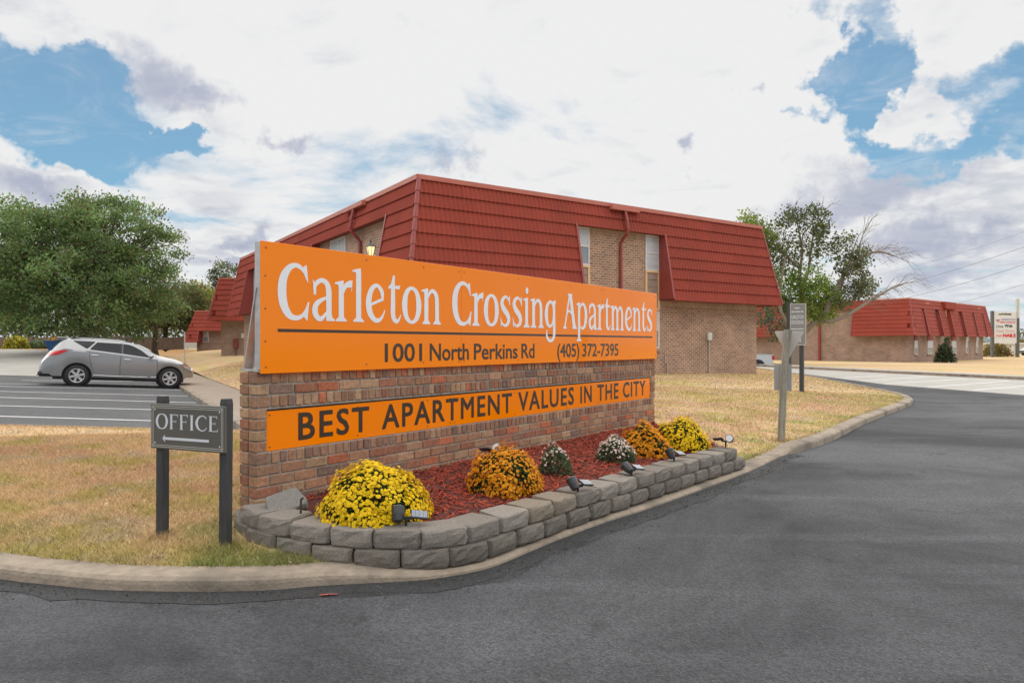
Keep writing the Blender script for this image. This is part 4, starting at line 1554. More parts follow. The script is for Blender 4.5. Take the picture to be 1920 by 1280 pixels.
# ------------------------------------------------------------------ chrysanthemums
def mum(x, y, rad, hgt, kind, label, flow, density, seed, top_only=0.0):
    z0 = 0.235
    root = thing('chrysanthemum', label, 'flower', (x, y, z0), 0, 'chrysanthemums in the flower bed')
    r = np.random.default_rng(seed)
    # foliage: small leaves through a dome
    nl = int(5200 * (rad / .35) ** 2)
    u = r.normal(size=(nl, 3))
    u[:, 2] = np.abs(u[:, 2])
    u /= np.linalg.norm(u, axis=1)[:, None]
    lump = 1 + 0.085 * np.sin(u[:, 0] * 5 + seed) * np.cos(u[:, 1] * 4 + seed * 2) + .05 * np.sin(u[:, 2] * 9 + u[:, 0] * 7)
    rr = r.uniform(.62, 1.0, nl) ** .6 * lump
    C = u * rr[:, None] * np.array([rad, rad, hgt]) * 0.96
    C[:, 2] += .015
    L = r.uniform(.018, .034, nl)
    d = u + r.normal(scale=.6, size=(nl, 3))
    d /= np.linalg.norm(d, axis=1)[:, None]
    s = np.cross(d, r.normal(size=(nl, 3)))
    s /= np.linalg.norm(s, axis=1)[:, None]
    w = L * .42
    V = np.stack([C - d * L[:, None] * .5, C + s * w[:, None], C + d * L[:, None] * .6, C - s * w[:, None]], 1)
    F = np.arange(nl)[:, None] * 4 + np.array([0, 1, 2, 3])
    gcol = np.array([.085, .125, .042]) if kind != 'white' else np.array([.11, .15, .075])
    t = gcol * r.uniform(.6, 1.5, (nl, 1))
    f = np_mesh('foliage', V.reshape(-1, 3), F, M['leaf'], root, np.repeat(t, 4, 0))
    # stems
    mb = MB()
    for i in range(9):
        a_ = r.uniform(0, 2 * pi)
        mb.tube([(0.02 * cos(a_), .02 * sin(a_), -.03), (rad * .35 * cos(a_), rad * .35 * sin(a_), hgt * .35), (rad * .6 * cos(a_), rad * .6 * sin(a_), hgt * .6)], [.008, .006, .004], 5)
    mb.build('stem', M['bark'], root)
    # blossoms: a shallow ring of petals round an eye
    nf = int(density * (rad / .35) ** 2)
    u = r.normal(size=(nf * 2, 3))
    u[:, 2] = np.abs(u[:, 2]) * .9 + top_only
    u /= np.linalg.norm(u, axis=1)[:, None]
    patch = np.sin(u[:, 0] * 6.1 + seed * 1.3) + np.sin(u[:, 1] * 5.3 + seed) + np.sin(u[:, 2] * 7 + u[:, 0] * 3)
    u = u[(patch > -2.1) | (r.uniform(size=len(u)) < .3)][:nf]
    nf = len(u)
    lump = 1 + 0.085 * np.sin(u[:, 0] * 5 + seed) * np.cos(u[:, 1] * 4 + seed * 2) + .05 * np.sin(u[:, 2] * 9 + u[:, 0] * 7)
    grow = r.uniform(.94, 1.07, nf)
    sprig = r.uniform(size=nf) < .05 * np.clip(u[:, 2] * 2 - .6, 0, 1)
    grow[sprig] = r.uniform(1.04, 1.12, sprig.sum())
    C = u * (lump * grow)[:, None] * np.array([rad, rad, hgt])
    C[:, 2] += .02
    nrm = u / np.array([rad, rad, hgt])
    nrm /= np.linalg.norm(nrm, axis=1)[:, None]
    nrm += r.normal(scale=.30, size=(nf, 3))
    nrm[:, 2] += .25
    nrm /= np.linalg.norm(nrm, axis=1)[:, None]
    t1 = np.cross(nrm, np.array([.3, .5, .8]))
    t1 /= np.linalg.norm(t1, axis=1)[:, None]
    t2 = np.cross(nrm, t1)
    fr = flow * r.uniform(.55, 1.2, nf)
    npet = 9
    Vs, Fs, Ts = [], [], []
    cols = {'yellow': ([.93, .66, .012], [.78, .45, .01]), 'orange': ([.86, .39, .012], [.62, .19, .01]), 'white': ([.74, .66, .60], [.62, .50, .42])}[kind]
    base = np.array(cols[0]) * r.uniform(.82, 1.12, (nf, 1))
    if kind == 'white':
        old = r.uniform(size=nf) < .3
        base[old] = np.array([.52, .38, .30]) * r.uniform(.8, 1.1, (old.sum(), 1))
    if kind == 'orange':
        old = r.uniform(size=nf) < .28
        base[old] = np.array([.62, .20, .012]) * r.uniform(.7, 1.1, (old.sum(), 1))
    eye = np.array(cols[1]) * r.uniform(.7, 1.0, (nf, 1))
    ctr = C + nrm * (fr * .30)[:, None]
    ring = []
    for k_ in range(npet * 2):
        a_ = pi * k_ / npet
        rad_k = fr * (1.0 if k_ % 2 == 0 else .74)
        hk = fr * (.05 if k_ % 2 == 0 else .18)
        ring.append(C + (t1 * cos(a_) + t2 * sin(a_)) * rad_k[:, None] + nrm * hk[:, None])
    V = np.stack([ctr] + ring, 1)
    m_ = npet * 2 + 1
    T = np.concatenate([eye[:, None, :], np.repeat(base[:, None, :], m_ - 1, 1)], 1)
    idx = np.array([[0, 1 + k_, 1 + (k_ + 1) % (npet * 2)] for k_ in range(npet * 2)])
    F = (np.arange(nf)[:, None, None] * m_ + idx[None]).reshape(-1, 3)
    b = np_mesh('blossom', V.reshape(-1, 3), F, M['petal'], root, T.reshape(-1, 3))
    b['kind'] = 'stuff'
    return root


mum(-.905, 4.50, .335, .350, 'yellow', 'large round yellow chrysanthemum in front of the left end of the sign', .0135, 3300, 1)
mum(-.05, 5.35, .285, .330, 'orange', 'large orange chrysanthemum below the words BEST APARTMENT, beside red mulch', .0130, 3000, 2)
mum(.375, 5.97, .150, .265, 'white', 'small green chrysanthemum with fading white buds, the smaller of the two white ones', .0110, 620, 3, .75)
mum(1.00, 6.62, .190, .25, 'white', 'white chrysanthemum touching the far orange chrysanthemum', .0130, 1000, 4, .55)
mum(1.37, 7.05, .265, .315, 'orange', 'orange chrysanthemum between the white one and the far yellow one', .0135, 3000, 5)
mum(1.86, 7.50, .285, .330, 'yellow', 'yellow chrysanthemum at the right end of the sign wall', .0130, 2600, 6)


# ------------------------------------------------------------------ solar spot lamps
def spot_lamp(x, y, z, rz, tilt, label, panel=True, face=False):
    root = thing('solar_spot_lamp', label, 'spot lamp', (x, y, z), rz, 'solar spot lamps in the flower bed')
    root.scale = (.95, .95, .95)
    mb = MB()
    mb.tube([(0, 0, -.08), (0, 0, .045)], [.006, .011], 8)
    mb.build('stake', M['black_plastic'], root)
    # head: a short flared can, pointing along +y and upwards
    hd = MB()
    hd.lathe([(.018, -.052), (.030, -.045), (.040, .0), (.045, .045), (.043, .049)], 14)
    h = hd.build('lamp_head', M['black_plastic'], root, loc=(-.05, .0, .075), rot=(radians(-tilt), 0, 0), smooth=False)
    ln = MB()
    ln.lathe([(.039, .050), (.039, .0515)], 14)
    ln.build('lens', M['lens'], h)
    mb = MB()
    mb.bar((-.03, 0, .05), (.05, 0, .05), .016, .018)
    mb.build('bracket', M['black_plastic'], root)
    if panel:
        pb = MB()
        pb.bbox(-.055, .055, -.04, .04, 0, .014, .003)
        p = pb.build('solar_panel', M['black_plastic'], root, loc=(.085, 0, .062), rot=(radians(22), radians(8), 0))
        cb = MB()
        for i in range(4):
            cb.box(-.050 + i * .0255, -.0265 + i * .0255, -.035, .035, .0145, .016)
        cb.build('solar_cell', M['solar'], p)
    return root


UP = .285
spot_lamp(-.655, 4.215, UP - .005, radians(10), 35, 'solar spot lamp half under the near yellow chrysanthemum, nearest the camera')
spot_lamp(.50, 5.18, UP - .01, radians(38), 38, 'black solar spot lamp with silver panel on the wall below the first white chrysanthemum')
spot_lamp(1.02, 5.83, UP - .01, radians(40), 60, 'solar spot lamp lying low on the blocks below the far orange chrysanthemum')
spot_lamp(1.55, 6.53, UP, radians(35), 30, 'black solar spot lamp in front of the far yellow chrysanthemum')
spot_lamp(2.31, 7.38, UP + .02, radians(150), 70, 'black spot lamp with round lens facing out at the right end of the wall', panel=True)
spot_lamp(-.16, 5.93, UP + .13, radians(150), 50, 'pale spot lamp peeping over the near orange chrysanthemum by the bricks')


# ------------------------------------------------------------------ OFFICE sign
pl, pr = Vector((-2.33, 4.53)), Vector((-1.845, 4.34))
office = thing('office_sign', 'charcoal OFFICE sign with a left arrow on two black posts in the dry grass', 'sign', (pl.x, pl.y, 0), atan2(pr.y - pl.y, pr.x - pl.x))
W = (pr - pl).length
for x, zt_ in ((0, 1.055), (W, 1.052)):
    mb = MB()
    lean = 0.012 if x else 0.005
    P8 = []
    for zz, dx in ((0.0, -lean), (zt_ - .03, 0), (zt_, 0)):
        kx = .0275 if zz < zt_ else .024
        for a, b in ((-kx, -kx), (kx, -kx), (kx, kx), (-kx, kx)):
            P8.append((x + a + dx + (.018 if x else -.006), b + .022, zz))
    F = [(3, 2, 1, 0), (8, 9, 10, 11)]
    for r_ in range(2):
        for j in range(4):
            F.append((r_ * 4 + j, r_ * 4 + (j + 1) % 4, (r_ + 1) * 4 + (j + 1) % 4, (r_ + 1) * 4 + j))
    mb.add(P8, F)
    mb.build('post', M['black_post'], office)
bx0, bx1, bz0, bz1 = -.060, W + .050, .712, 1.008
mb = MB()
mb.bbox(bx0, bx1, -.028, -.0065, bz0, bz1, .004)
mb.build('board', M['grey_board'], office)
mb = MB()
yb = -.0285
for off in (.012, .024):
    t = .0028
    ext = .012
    for j, (a0, a1, c0, c1) in enumerate(((bx0 + ext, bx1 - ext, bz0 + off, bz0 + off + t), (bx0 + ext, bx1 - ext, bz1 - off - t, bz1 - off), (bx0 + off, bx0 + off + t, bz0 + ext, bz1 - ext), (bx1 - off - t, bx1 - off, bz0 + ext, bz1 - ext))):
        y_ = yb - .0002 * (j // 2)
        mb.add([(a0, y_, c0), (a1, y_, c0), (a1, y_, c1), (a0, y_, c1)], [(0, 1, 2, 3)])
mb.build('border_line', M['cream_print'], office)
mb = MB()
serif_word(mb, 'OFFICE', bx0 + .045, bx1 - .048, .845, .098, yb, THIN, gap=.04, wt=1.28)
ax0, ax1, az = bx0 + .105, bx1 - .128, .783
mb.add([(ax0 + .022, yb, az - .0085), (ax1, yb, az - .0085), (ax1, yb, az + .0085), (ax0 + .022, yb, az + .0085)], [(0, 1, 2, 3)])
mb.add([(ax0, yb - .0003, az), (ax0 + .024, yb - .0003, az - .026), (ax0 + .022, yb - .0003, az), (ax0 + .024, yb - .0003, az + .026)], [(0, 1, 2, 3)])
mb.build('lettering', M['silver_print'], office)
mb = MB()
for x in (bx0 + .040, bx1 - .040):
    for z in (bz0 + .040, bz1 - .038):
        mb.lathe([(.0042, -.031), (.0055, -.028)], 8, (x, 0, z), 'y')
mb.build('screw', M['silver_print'], office)['kind'] = 'stuff'


# ------------------------------------------------------------------ yield sign seen from behind
yx, yy = 3.66, 9.28
ys = thing('yield_sign', 'back of a yield sign and a small plate on a weathered square wooden post', 'sign', (yx, yy, .17), radians(-14))
mb = MB()
wv = .043
P8 = []
for z, dx, kx in ((-.1, -.004, wv), (.75, .03, wv), (1.41, .085, wv), (1.43, .085, wv * .96)):
    for a, b in ((-kx, -kx), (kx, -kx), (kx, kx), (-kx, kx)):
        P8.append((dx + a, b, z))
F = [(3, 2, 1, 0), (12, 13, 14, 15)]
for r_ in range(3):
    for j in range(4):
        F.append((r_ * 4 + j, r_ * 4 + (j + 1) % 4, (r_ + 1) * 4 + (j + 1) % 4, (r_ + 1) * 4 + j))
mb.add(P8, F)
mb.build('post', M['wood_post'], ys)


def rounded(pts, r, n=4):
    out = []
    m_ = len(pts)
    for i in range(m_):
        p, a, b = Vector(pts[i]), Vector(pts[i - 1]), Vector(pts[(i + 1) % m_])
        d1, d2 = (a - p).normalized(), (b - p).normalized()
        for k_ in range(n + 1):
            t = k_ / n
            q = (p + d1 * r) * (1 - t) ** 2 + p * 2 * t * (1 - t) + (p + d2 * r) * t * t
            out.append(tuple(q))
    return out


mb = MB()
mb.prism(rounded([(-.085, 1.41), (.105, 1.03), (.305, 1.41)], .03), .052, .056)
o = mb.build('yield_plate', M['alu'], ys)
mb = MB()
mb.prism(rounded([(-.085, .60), (.140, .60), (.140, .96), (-.085, .96)], .025), .052, .055)
mb.build('lower_plate', M['alu_grey'], ys)
mb = MB()
for z in (1.34, 1.02, .78, .45):
    mb.lathe([(.010, -.058), (.010, -.050)], 8, (.03 + (z - .75) * .08, 0, z), 'y')
mb.build('bolt', M['galv'], ys)


# ------------------------------------------------------------------ apartment name board on two posts
bx, by = 6.86, 16.9
nb_ = thing('apartment_name_board', 'tall grey name board reading Carleton Crossing Leasing Office on two black posts', 'sign', (bx, by, .34), radians(-39))
for x in (0, .30):
    mb = MB()
    mb.box(x - .045, x + .045, -.045, .045, -.2, 2.10 if x == 0 else 2.04)
    mb.build('post', M['black_post'], nb_)
mb = MB()
mb.bbox(.046, .42, -.075, -.048, 1.03, 2.05, .006)
mb.build('board', M['board_grey'], nb_)
mb = MB()
mb.box(.046, .060, -.079, -.0755, 1.03, 2.05)
mb.box(.406, .42, -.079, -.0755, 1.03, 2.05)
mb.box(.060, .406, -.079, -.0755, 1.03, 1.045)
mb.box(.060, .406, -.079, -.0755, 2.035, 2.05)
mb.build('board_frame', M['alu'], nb_)
for w, a, b, z, c in (('CARLETON', .065, .365, 1.68, .085), ('CROSSING', .065, .365, 1.55, .085), ('LEASING', .085, .33, 1.27, .070), ('OFFICE', .085, .31, 1.12, .070)):
    mb = MB()
    sans(mb, w, a, b, z, c, -.0775, bold=.012)
    mb.build('lettering', M['silver_print'], nb_)
mb = MB()
mb.add([(.06, -.0775, 1.42), (.37, -.0775, 1.42), (.37, -.0775, 1.44), (.06, -.0775, 1.44)], [(0, 1, 2, 3)])
for a_, b_, z_, h_ in ((.15, .27, 1.93, .022), (.08, .16, 1.84, .024), (.175, .28, 1.84, .024), (.295, .36, 1.84, .024), (.215, .225, 1.79, .012)):
    mb.add([(a_, -.0775, z_), (b_, -.0775, z_), (b_, -.0775, z_ + h_), (a_, -.0775, z_ + h_)], [(0, 1, 2, 3)])
mb.build('divider_line', M['silver_print'], nb_)


# ------------------------------------------------------------------ buildings with tiled mansard roofs
def mansard_face(root, A, u, n, L, ztop, zeave, flare, rows=8, full=2, recess=(), hipL=True, hipR=True, wave=True, pw=1.33, inset=0.10, stag=0.0):
    """one roof face: tile panels, cheeks beside the recesses, soffits, fascia.  local 2-D: A start of top edge, u along, n outward."""
    drop = ztop - zeave

    def pt(s, v, o=0.0, dz=0.0):
        k = flare * v
        nz = flare / math.hypot(flare, drop)
        nh = drop / math.hypot(flare, drop)
        return (A[0] + u[0] * s + n[0] * (k + o * nh), A[1] + u[1] * s + n[1] * (k + o * nh), ztop - drop * v + o * nz + dz)

    def bounds(v, a, b):
        return (a if a > 0.001 else (-flare * v if hipL else 0.0)), (b if b < L - 0.001 else (L + flare * v if hipR else L))
    segs_low = []
    c = 0.0
    for a, b in sorted(recess):
        if a > c + .01:
            segs_low.append((c, a))
        c = b
    if c < L - .01:
        segs_low.append((c, L))
    flip = (u[0] * n[1] - u[1] * n[0]) > 0
    deck = MB()
    for i in range(rows):
        v0, v1 = i / rows, (i + 1) / rows
        for a, b in ([(0.0, L)] if i < full else segs_low):
            a0, b0 = bounds(v0, a, b)
            a1, b1 = bounds(v1, a, b)
            q = [pt(a0, v0, -.02), pt(b0, v0, -.02), pt(b1, v1, -.02), pt(a1, v1, -.02)]
            deck.add(q, [(0, 1, 2, 3)])
            lo, hi = min(a0, a1), max(b0, b1)
            k0 = math.floor((lo - stag * i) / pw)
            x = lo
            while x < hi - 0.02:
                e = min(hi, (k0 + 1) * pw + stag * i)
                k0 += 1
                if e - x < 0.05:
                    if e >= hi - 1e-6:
                        break
                    continue
                per = 0.15
                st = per / 4 if wave else pw / 2
                cols = [x + .001] + [j * st for j in range(int(math.ceil((x + .004) / st)), int((e - .004) / st) + 1)] + [e - .001]
                V, F = [], []
                pv = None
                for sj in cols:
                    s0, s1 = min(max(sj, a0), b0), min(max(sj, a1), b1)
                    wv = (0.5 + 0.5 * cos(2 * pi * sj / per)) if wave else 0.5
                    V += [pt(s0, v0 - .006, .004 + .030 * wv), pt(s0 * .4 + s1 * .6, v0 * .4 + v1 * .6, .030 + .034 * wv), pt(s1, v1 + .012, .048 + .040 * wv, -.034 * wv), pt(s1, v1 + .004, -.015, .018)]
                m_ = len(cols)
                for j in range(m_ - 1):
                    for k in range(3):
                        f = (j * 4 + k, (j + 1) * 4 + k, (j + 1) * 4 + k + 1, j * 4 + k + 1)
                        F.append(f if flip else f[::-1])
                mb = MB()
                mb.add(V, F)
                mb.build('roof_tile', M['tile'], root)
                x = e
    deck.build('roof_deck', M['soffit'], root)
    v0 = full / rows
    for a, b in recess:
        for s, sd in ((a, 1), (b, -1)):
            if s < .01 or s > L - .01:
                continue
            mb = MB()
            P = []
            for ds in (0.0, -.02 * sd):
                ss = s + ds
                P += [(A[0] + u[0] * ss - n[0] * inset, A[1] + u[1] * ss - n[1] * inset, ztop - drop * v0), pt(ss, v0, .05), pt(ss, 1.0, .06), (A[0] + u[0] * ss - n[0] * inset, A[1] + u[1] * ss - n[1] * inset, zeave)]
            mb.add(P, [(0, 1, 2, 3), (7, 6, 5, 4), (0, 4, 5, 1), (1, 5, 6, 2), (2, 6, 7, 3)])
            mb.build('cheek_panel', M['trim'], root)
            mb = MB()
            q0, q1 = Vector(pt(s - .03 * sd, v0, .055)), Vector(pt(s - .03 * sd, 1.0, .06))
            mb.bar(q0, q1, .075, .05, up=(n[0], n[1], 0.3))
            mb.build('edge_trim', M['trim'], root)
        mb = MB()
        mb.add([pt(a, v0, -.02), pt(b, v0, -.02), (A[0] + u[0] * b - n[0] * inset, A[1] + u[1] * b - n[1] * inset, ztop - drop * v0), (A[0] + u[0] * a - n[0] * inset, A[1] + u[1] * a - n[1] * inset, ztop - drop * v0)], [(0, 1, 2, 3)])
        mb.build('soffit', M['soffit'], root)
    for a, b in segs_low:
        a1, b1 = bounds(1.0, a, b)
        mb = MB()
        mb.add([pt(a1, 1.0, .0, -.01), pt(b1, 1.0, .0, -.01), (A[0] + u[0] * b - n[0] * inset, A[1] + u[1] * b - n[1] * inset, zeave - .01), (A[0] + u[0] * a - n[0] * inset, A[1] + u[1] * a - n[1] * inset, zeave - .01)], [(0, 1, 2, 3)])
        mb.build('soffit', M['soffit'], root)
        mb = MB()
        mb.bar(Vector(pt(a1, 1.0, .0, -.03)), Vector(pt(b1, 1.0, .0, -.03)), .03, .045)
        mb.build('drip_edge', M['trim'], root)
    mb = MB()
    e0, e1 = (-.05 if hipL else 0), (L + .05 if hipR else L)
    p0, p1 = Vector(pt(e0, 0, .045, .01)), Vector(pt(e1, 0, .045, .01))
    mb.bar(p0, p1, .09, .13)
    mb.build('fascia', M['fascia'], root)
    return pt


def hip_caps(root, p0, p1, n, r=.075):
    p0, p1 = Vector(p0), Vector(p1)
    for i in range(n):
        a, b = p0.lerp(p1, i / n), p0.lerp(p1, (i + 1.06) / n if i < n - 1 else 1.0)
        mb = MB()
        mb.tube([a, b], [r * .8, r], 10)
        mb.build('hip_cap', M['trim'], root, smooth=False)


def window(root, A, u, n, s0, s1, z0, z1, off=0.0, blind='upper', bars=1):
    """framed sash window standing a little proud of the wall; off is the wall plane along n."""
    def P(s, o, z):
        return (A[0] + u[0] * s + n[0] * (off + o), A[1] + u[1] * s + n[1] * (off + o), z)

    def slab(mb, a, b, c, d, o0, o1):
        V = [P(s, o, z) for z in (c, d) for o in (o1, o0) for s in (a, b)]
        mb.add(V, [(0, 2, 3, 1), (4, 5, 7, 6), (0, 1, 5, 4), (1, 3, 7, 5), (3, 2, 6, 7), (2, 0, 4, 6)])
    f = MB()
    t = .05
    slab(f, s0, s0 + t, z0, z1, -.02, .035)
    slab(f, s1 - t, s1, z0, z1, -.02, .035)
    slab(f, s0 + t, s1 - t, z1 - t, z1, -.02, .0345)
    slab(f, s0 + t, s1 - t, z0, z0 + t, -.02, .0345)
    zm = (z0 + z1) / 2
    slab(f, s0 + t, s1 - t, zm - .022, zm + .022, -.02, .034)
    for i in range(1, bars):
        x = s0 + (s1 - s0) * i / bars
        slab(f, x - .025, x + .025, z0 + t, z1 - t, -.02, .033)
    w = f.build('window', M['white'], root)
    for i, (a, b) in enumerate(((z0 + t, zm - .022), (zm + .022, z1 - t))):
        p = MB()
        slab(p, s0 + t, s1 - t, a, b, .002, .012 + i * .006)
        lit = blind == 'both' or (blind == 'upper' and i == 1)  # true where a pale blind hangs behind this pane
        p.build('pane', M['pane_blind'] if lit else M['pane'], w)
    return w


def wall_box(root, x0, x1, y0, y1, z0, z1, m_):
    mb = MB()
    mb.box(x0, x1, y0, y1, z0, z1)
    return mb.build('brick_wall', m_, root)


def soldier(root, A, u, n, s0, s1, z0, z1, m_, off):
    mb = MB()
    V = [(A[0] + u[0] * s + n[0] * o, A[1] + u[1] * s + n[1] * o, z) for z in (z0, z1) for o in (off, off - .05) for s in (s0, s1)]
    mb.add(V, [(0, 2, 3, 1), (4, 5, 7, 6), (0, 1, 5, 4), (1, 3, 7, 5), (3, 2, 6, 7), (2, 0, 4, 6)])
    mb.build('soldier_course', m_, root)


# --- main block
MA = atan2(.552, .834)
main = thing('apartment_building', 'large brick apartment building with red tiled mansard roof directly behind the orange sign', 'building', (-2.57, 18.8, 0), MA, 'red roofed apartment buildings')
ZT, ZE, FL = 5.98, 2.95, .56
LF, LL = 14.85, 22.0
wall_box(main, .10, LF - .10, .10, LL - .1, -.3, ZT - .15, M['rbrick'])
mb = MB()
mb.box(.0, LF, .0, LL, ZT - .12, ZT - .02)
mb.build('flat_roof', M['roofdeck'], main)
R0, R1 = 5.43, 9.32
ptf = mansard_face(main, (0, 0), (1, 0), (0, -1), LF, ZT, ZE, FL, recess=[(R0, R1)], stag=.37)
ptl = mansard_face(main, (0, 0), (0, 1), (-1, 0), LL, ZT, ZE, FL, recess=[(1.80, 8.9), (10.4, 19.55)], stag=.37)
ptr = mansard_face(main, (LF, 0), (0, 1), (1, 0), LL, ZT, ZE, FL, recess=[], wave=False, pw=4.0)
hip_caps(main, ptf(0, 0, .03), ptf(-FL, 1, .03), 8)
hip_caps(main, ptf(LF, 0, .03), ptf(LF + FL, 1, .03), 8, .06)
hip_caps(main, ptl(LL, 0, .03), ptl(LL + FL, 1, .03), 8)
F_, LFT = ((0, 0), (1, 0), (0, -1)), ((0, 0), (0, 1), (-1, 0))
soldier(main, *F_, .10, R0 - .0, ZE - .24, ZE - .02, M['rsoldier'], -.092)
soldier(main, *F_, R1 + .02, LF - .11, ZE - .24, ZE - .02, M['rsoldier'], -.092)
soldier(main, *F_, R0 + .74, R1 - .64, ZT - (ZT - ZE) / 4 - .22, ZT - (ZT - ZE) / 4 - .01, M['rsoldier'], -.092)
soldier(main, *LFT, 2.3, 6.0, ZT - (ZT - ZE) / 4 - .22, ZT - (ZT - ZE) / 4 - .01, M['rsoldier'], -.092)


def strip_bay(root, face, s0, s1, base, hi_top, mid0, mid1, lo_top, lo_bot, blind, bars=1):
    """window above, siding panel, window below, one above the other."""
    A, u, n = face
    window(root, A, u, n, s0, s1, mid1 + .07, hi_top, -.10, blind, bars)
    window(root, A, u, n, s0, s1, lo_bot, lo_top, -.10, 'upper', bars)

    def slab(mb, a, b, c, d, o0, o1):
        V = [(A[0] + u[0] * s + n[0] * o, A[1] + u[1] * s + n[1] * o, z) for z in (c, d) for o in (-.10 + o1, -.10 + o0) for s in (a, b)]
        mb.add(V, [(0, 2, 3, 1), (4, 5, 7, 6), (0, 1, 5, 4), (1, 3, 7, 5), (3, 2, 6, 7), (2, 0, 4, 6)])
    tr = MB()
    slab(tr, s0 - .01, s1 + .01, mid1, mid1 + .068, -.02, .05)
    slab(tr, s0 - .01, s0 + .07, mid0, mid1 - .002, -.02, .045)
    slab(tr, s1 - .07, s1 + .01, mid0, mid1 - .002, -.02, .045)
    slab(tr, s0 - .01, s1 + .01, mid0 - .075, mid0 - .002, -.02, .05)
    tr.build('window_trim', M['tan'], root)
    nb2 = 5
    for i in range(nb2):
        sd = MB()
        a, b = mid0 + (mid1 - mid0) * i / nb2, mid0 + (mid1 - mid0) * (i + 1) / nb2
        V = [(A[0] + u[0] * s + n[0] * o, A[1] + u[1] * s + n[1] * o, z) for z, o in ((a + .003, -.10 + .030), (b - .003, -.10 + .016)) for s in (s0 + .072, s1 - .072)]
        V2 = [(A[0] + u[0] * s + n[0] * -.10, A[1] + u[1] * s + n[1] * -.10, a + .003) for s in (s0 + .072, s1 - .072)]
        sd.add(V + V2, [(0, 1, 3, 2), (4, 5, 1, 0)])
        sd.build('siding_board', M['siding'], root)


strip_bay(main, F_, R0 + .02, R0 + .73, .4, 5.20, 2.66, 3.89, 2.55, 1.25, 'upper')
strip_bay(main, F_, R1 - .64, R1 + .03, .4, 5.20, 2.66, 3.89, 2.55, 1.25, 'both')
strip_bay(main, LFT, 1.82, 2.30, .4, 5.20, 2.66, 3.89, 2.55, 1.25, 'both')
strip_bay(main, LFT, 18.7, 19.52, .4, 5.20, 2.66, 3.89, 2.55, 1.25, 'both')
window(main, *LFT, 6.0, 7.6, 3.96, 5.20, -.10, 'upper', 2)
window(main, *LFT, 13.2, 14.8, 3.96, 5.20, -.10, 'upper', 2)


def gutter_and_pipe(root, face, s, w, ztop_, zg):
    A, u, n = face

    def P(s_, o, z):
        return (A[0] + u[0] * s_ + n[0] * o, A[1] + u[1] * s_ + n[1] * o, z)
    mb = MB()
    mb.bar(P(s - w, .16, ztop_ - .02), P(s + w, .16, ztop_ - .02), .16, .14)
    g_ = mb.build('rain_head', M['fascia'], root)
    mb = MB()
    o2 = .30
    mb.tube([P(s, .16, ztop_ - .07), P(s, .19, ztop_ - .16), P(s, .26, ztop_ - .42), P(s, o2, ztop_ - .70), P(s, o2 - .03, ztop_ - .84), P(s, .06, ztop_ - 1.02), P(s, -.03, ztop_ - 1.14), P(s, -.03, zg)], .055, 10)
    mb.build('downpipe', M['trim'], root)


gutter_and_pipe(main, F_, 7.50, .62, ZT - .05, .2)
gutter_and_pipe(main, LFT, 4.5, .85, ZT - .05, .2)
mb = MB()
mb.bbox(11.82, 12.04, .0, .10, 1.55, 1.83, .01)
mb.build('meter_box', M['meter_white'], main)
mb = MB()
mb.tube([(11.93, .06, 1.56), (11.93, .06, .3)], .022, 7)
mb.build('conduit', M['conduit'], main)
mb = MB()
mb.tube([(9.62, .05, 1.0), (9.62, .05, .75), (9.72, .04, .70), (9.72, .04, .3)], .022, 7)
mb.build('conduit', M['conduit'], main)
mb = MB()
mb.box(R1 - .66, R1 + .06, .02, .11, 1.16, 1.24)
mb.build('window_sill', M['rsoldier'], main)

# --- second block on the left, beyond
bB = thing('apartment_building', 'brick apartment building with red mansard roof and meter box, just left of the sign post', 'building', (-21.0, 49.0, 0), radians(-3), 'red roofed apartment buildings')
wall_box(bB, .08, 11.9, .10, 12, -.2, 5.9, M['rbrick2'])
pB = mansard_face(bB, (0, 0), (1, 0), (0, -1), 12.0, 6.07, 3.10, .58, recess=[], wave=False, pw=1.33, stag=.4)
pB2 = mansard_face(bB, (0, 0), (0, 1), (-1, 0), 12.0, 6.07, 3.10, .58, recess=[], wave=False, pw=4)
hip_caps(bB, pB(0, 0, .02), pB(-.58, 1, .02), 8)
mb = MB()
mb.box(0, 12, 0, 12, 5.95, 6.03)
mb.build('flat_roof', M['roofdeck'], bB)
soldier(bB, (0, 0), (1, 0), (0, -1), .09, 11.5, 2.84, 3.07, M['rsoldier'], -.093)
mb = MB()
mb.bbox(1.02, 1.36, -.06, .12, 1.12, 1.80, .01)
mb.build('meter_box', M['meter_red'], bB)
mb = MB()
mb.tube([(1.19, .05, 1.12), (1.19, .05, .3)], .035, 7)
mb.lathe([(.06, 0), (.06, .04)], 10, (1.19, -.10, 1.66), 'y')
mb.build('conduit', M['meter_red'], bB)
mb = MB()
mb.bbox(1.62, 1.92, -.06, .12, 1.83, 2.17, .01)
mb.build('junction_box', M['meter_white'], bB)

# --- third block
bC = thing('apartment_building', 'far brick apartment building with stepped red roof and one white window, behind the thin pole', 'building', (-28.75, 62.0, 0), radians(-4), 'red roofed apartment buildings')
wall_box(bC, .08, 9.9, .10, 10, .2, 4.2, M['rbrick2'])
pC = mansard_face(bC, (0, 0), (1, 0), (0, -1), 10.0, 4.36, 1.60, .75, full=5, recess=[(.62, 10.0)], hipR=False, wave=False, pw=1.33, stag=.4)
pC2 = mansard_face(bC, (0, 0), (0, 1), (-1, 0), 10.0, 4.36, 1.60, .75, recess=[], wave=False, pw=4)
mb = MB()
mb.box(0, 10, 0, 10, 4.24, 4.32)
mb.build('flat_roof', M['roofdeck'], bC)
window(bC, (0, 0), (1, 0), (0, -1), .66, 1.20, 1.60, 2.58, -.10, 'upper')

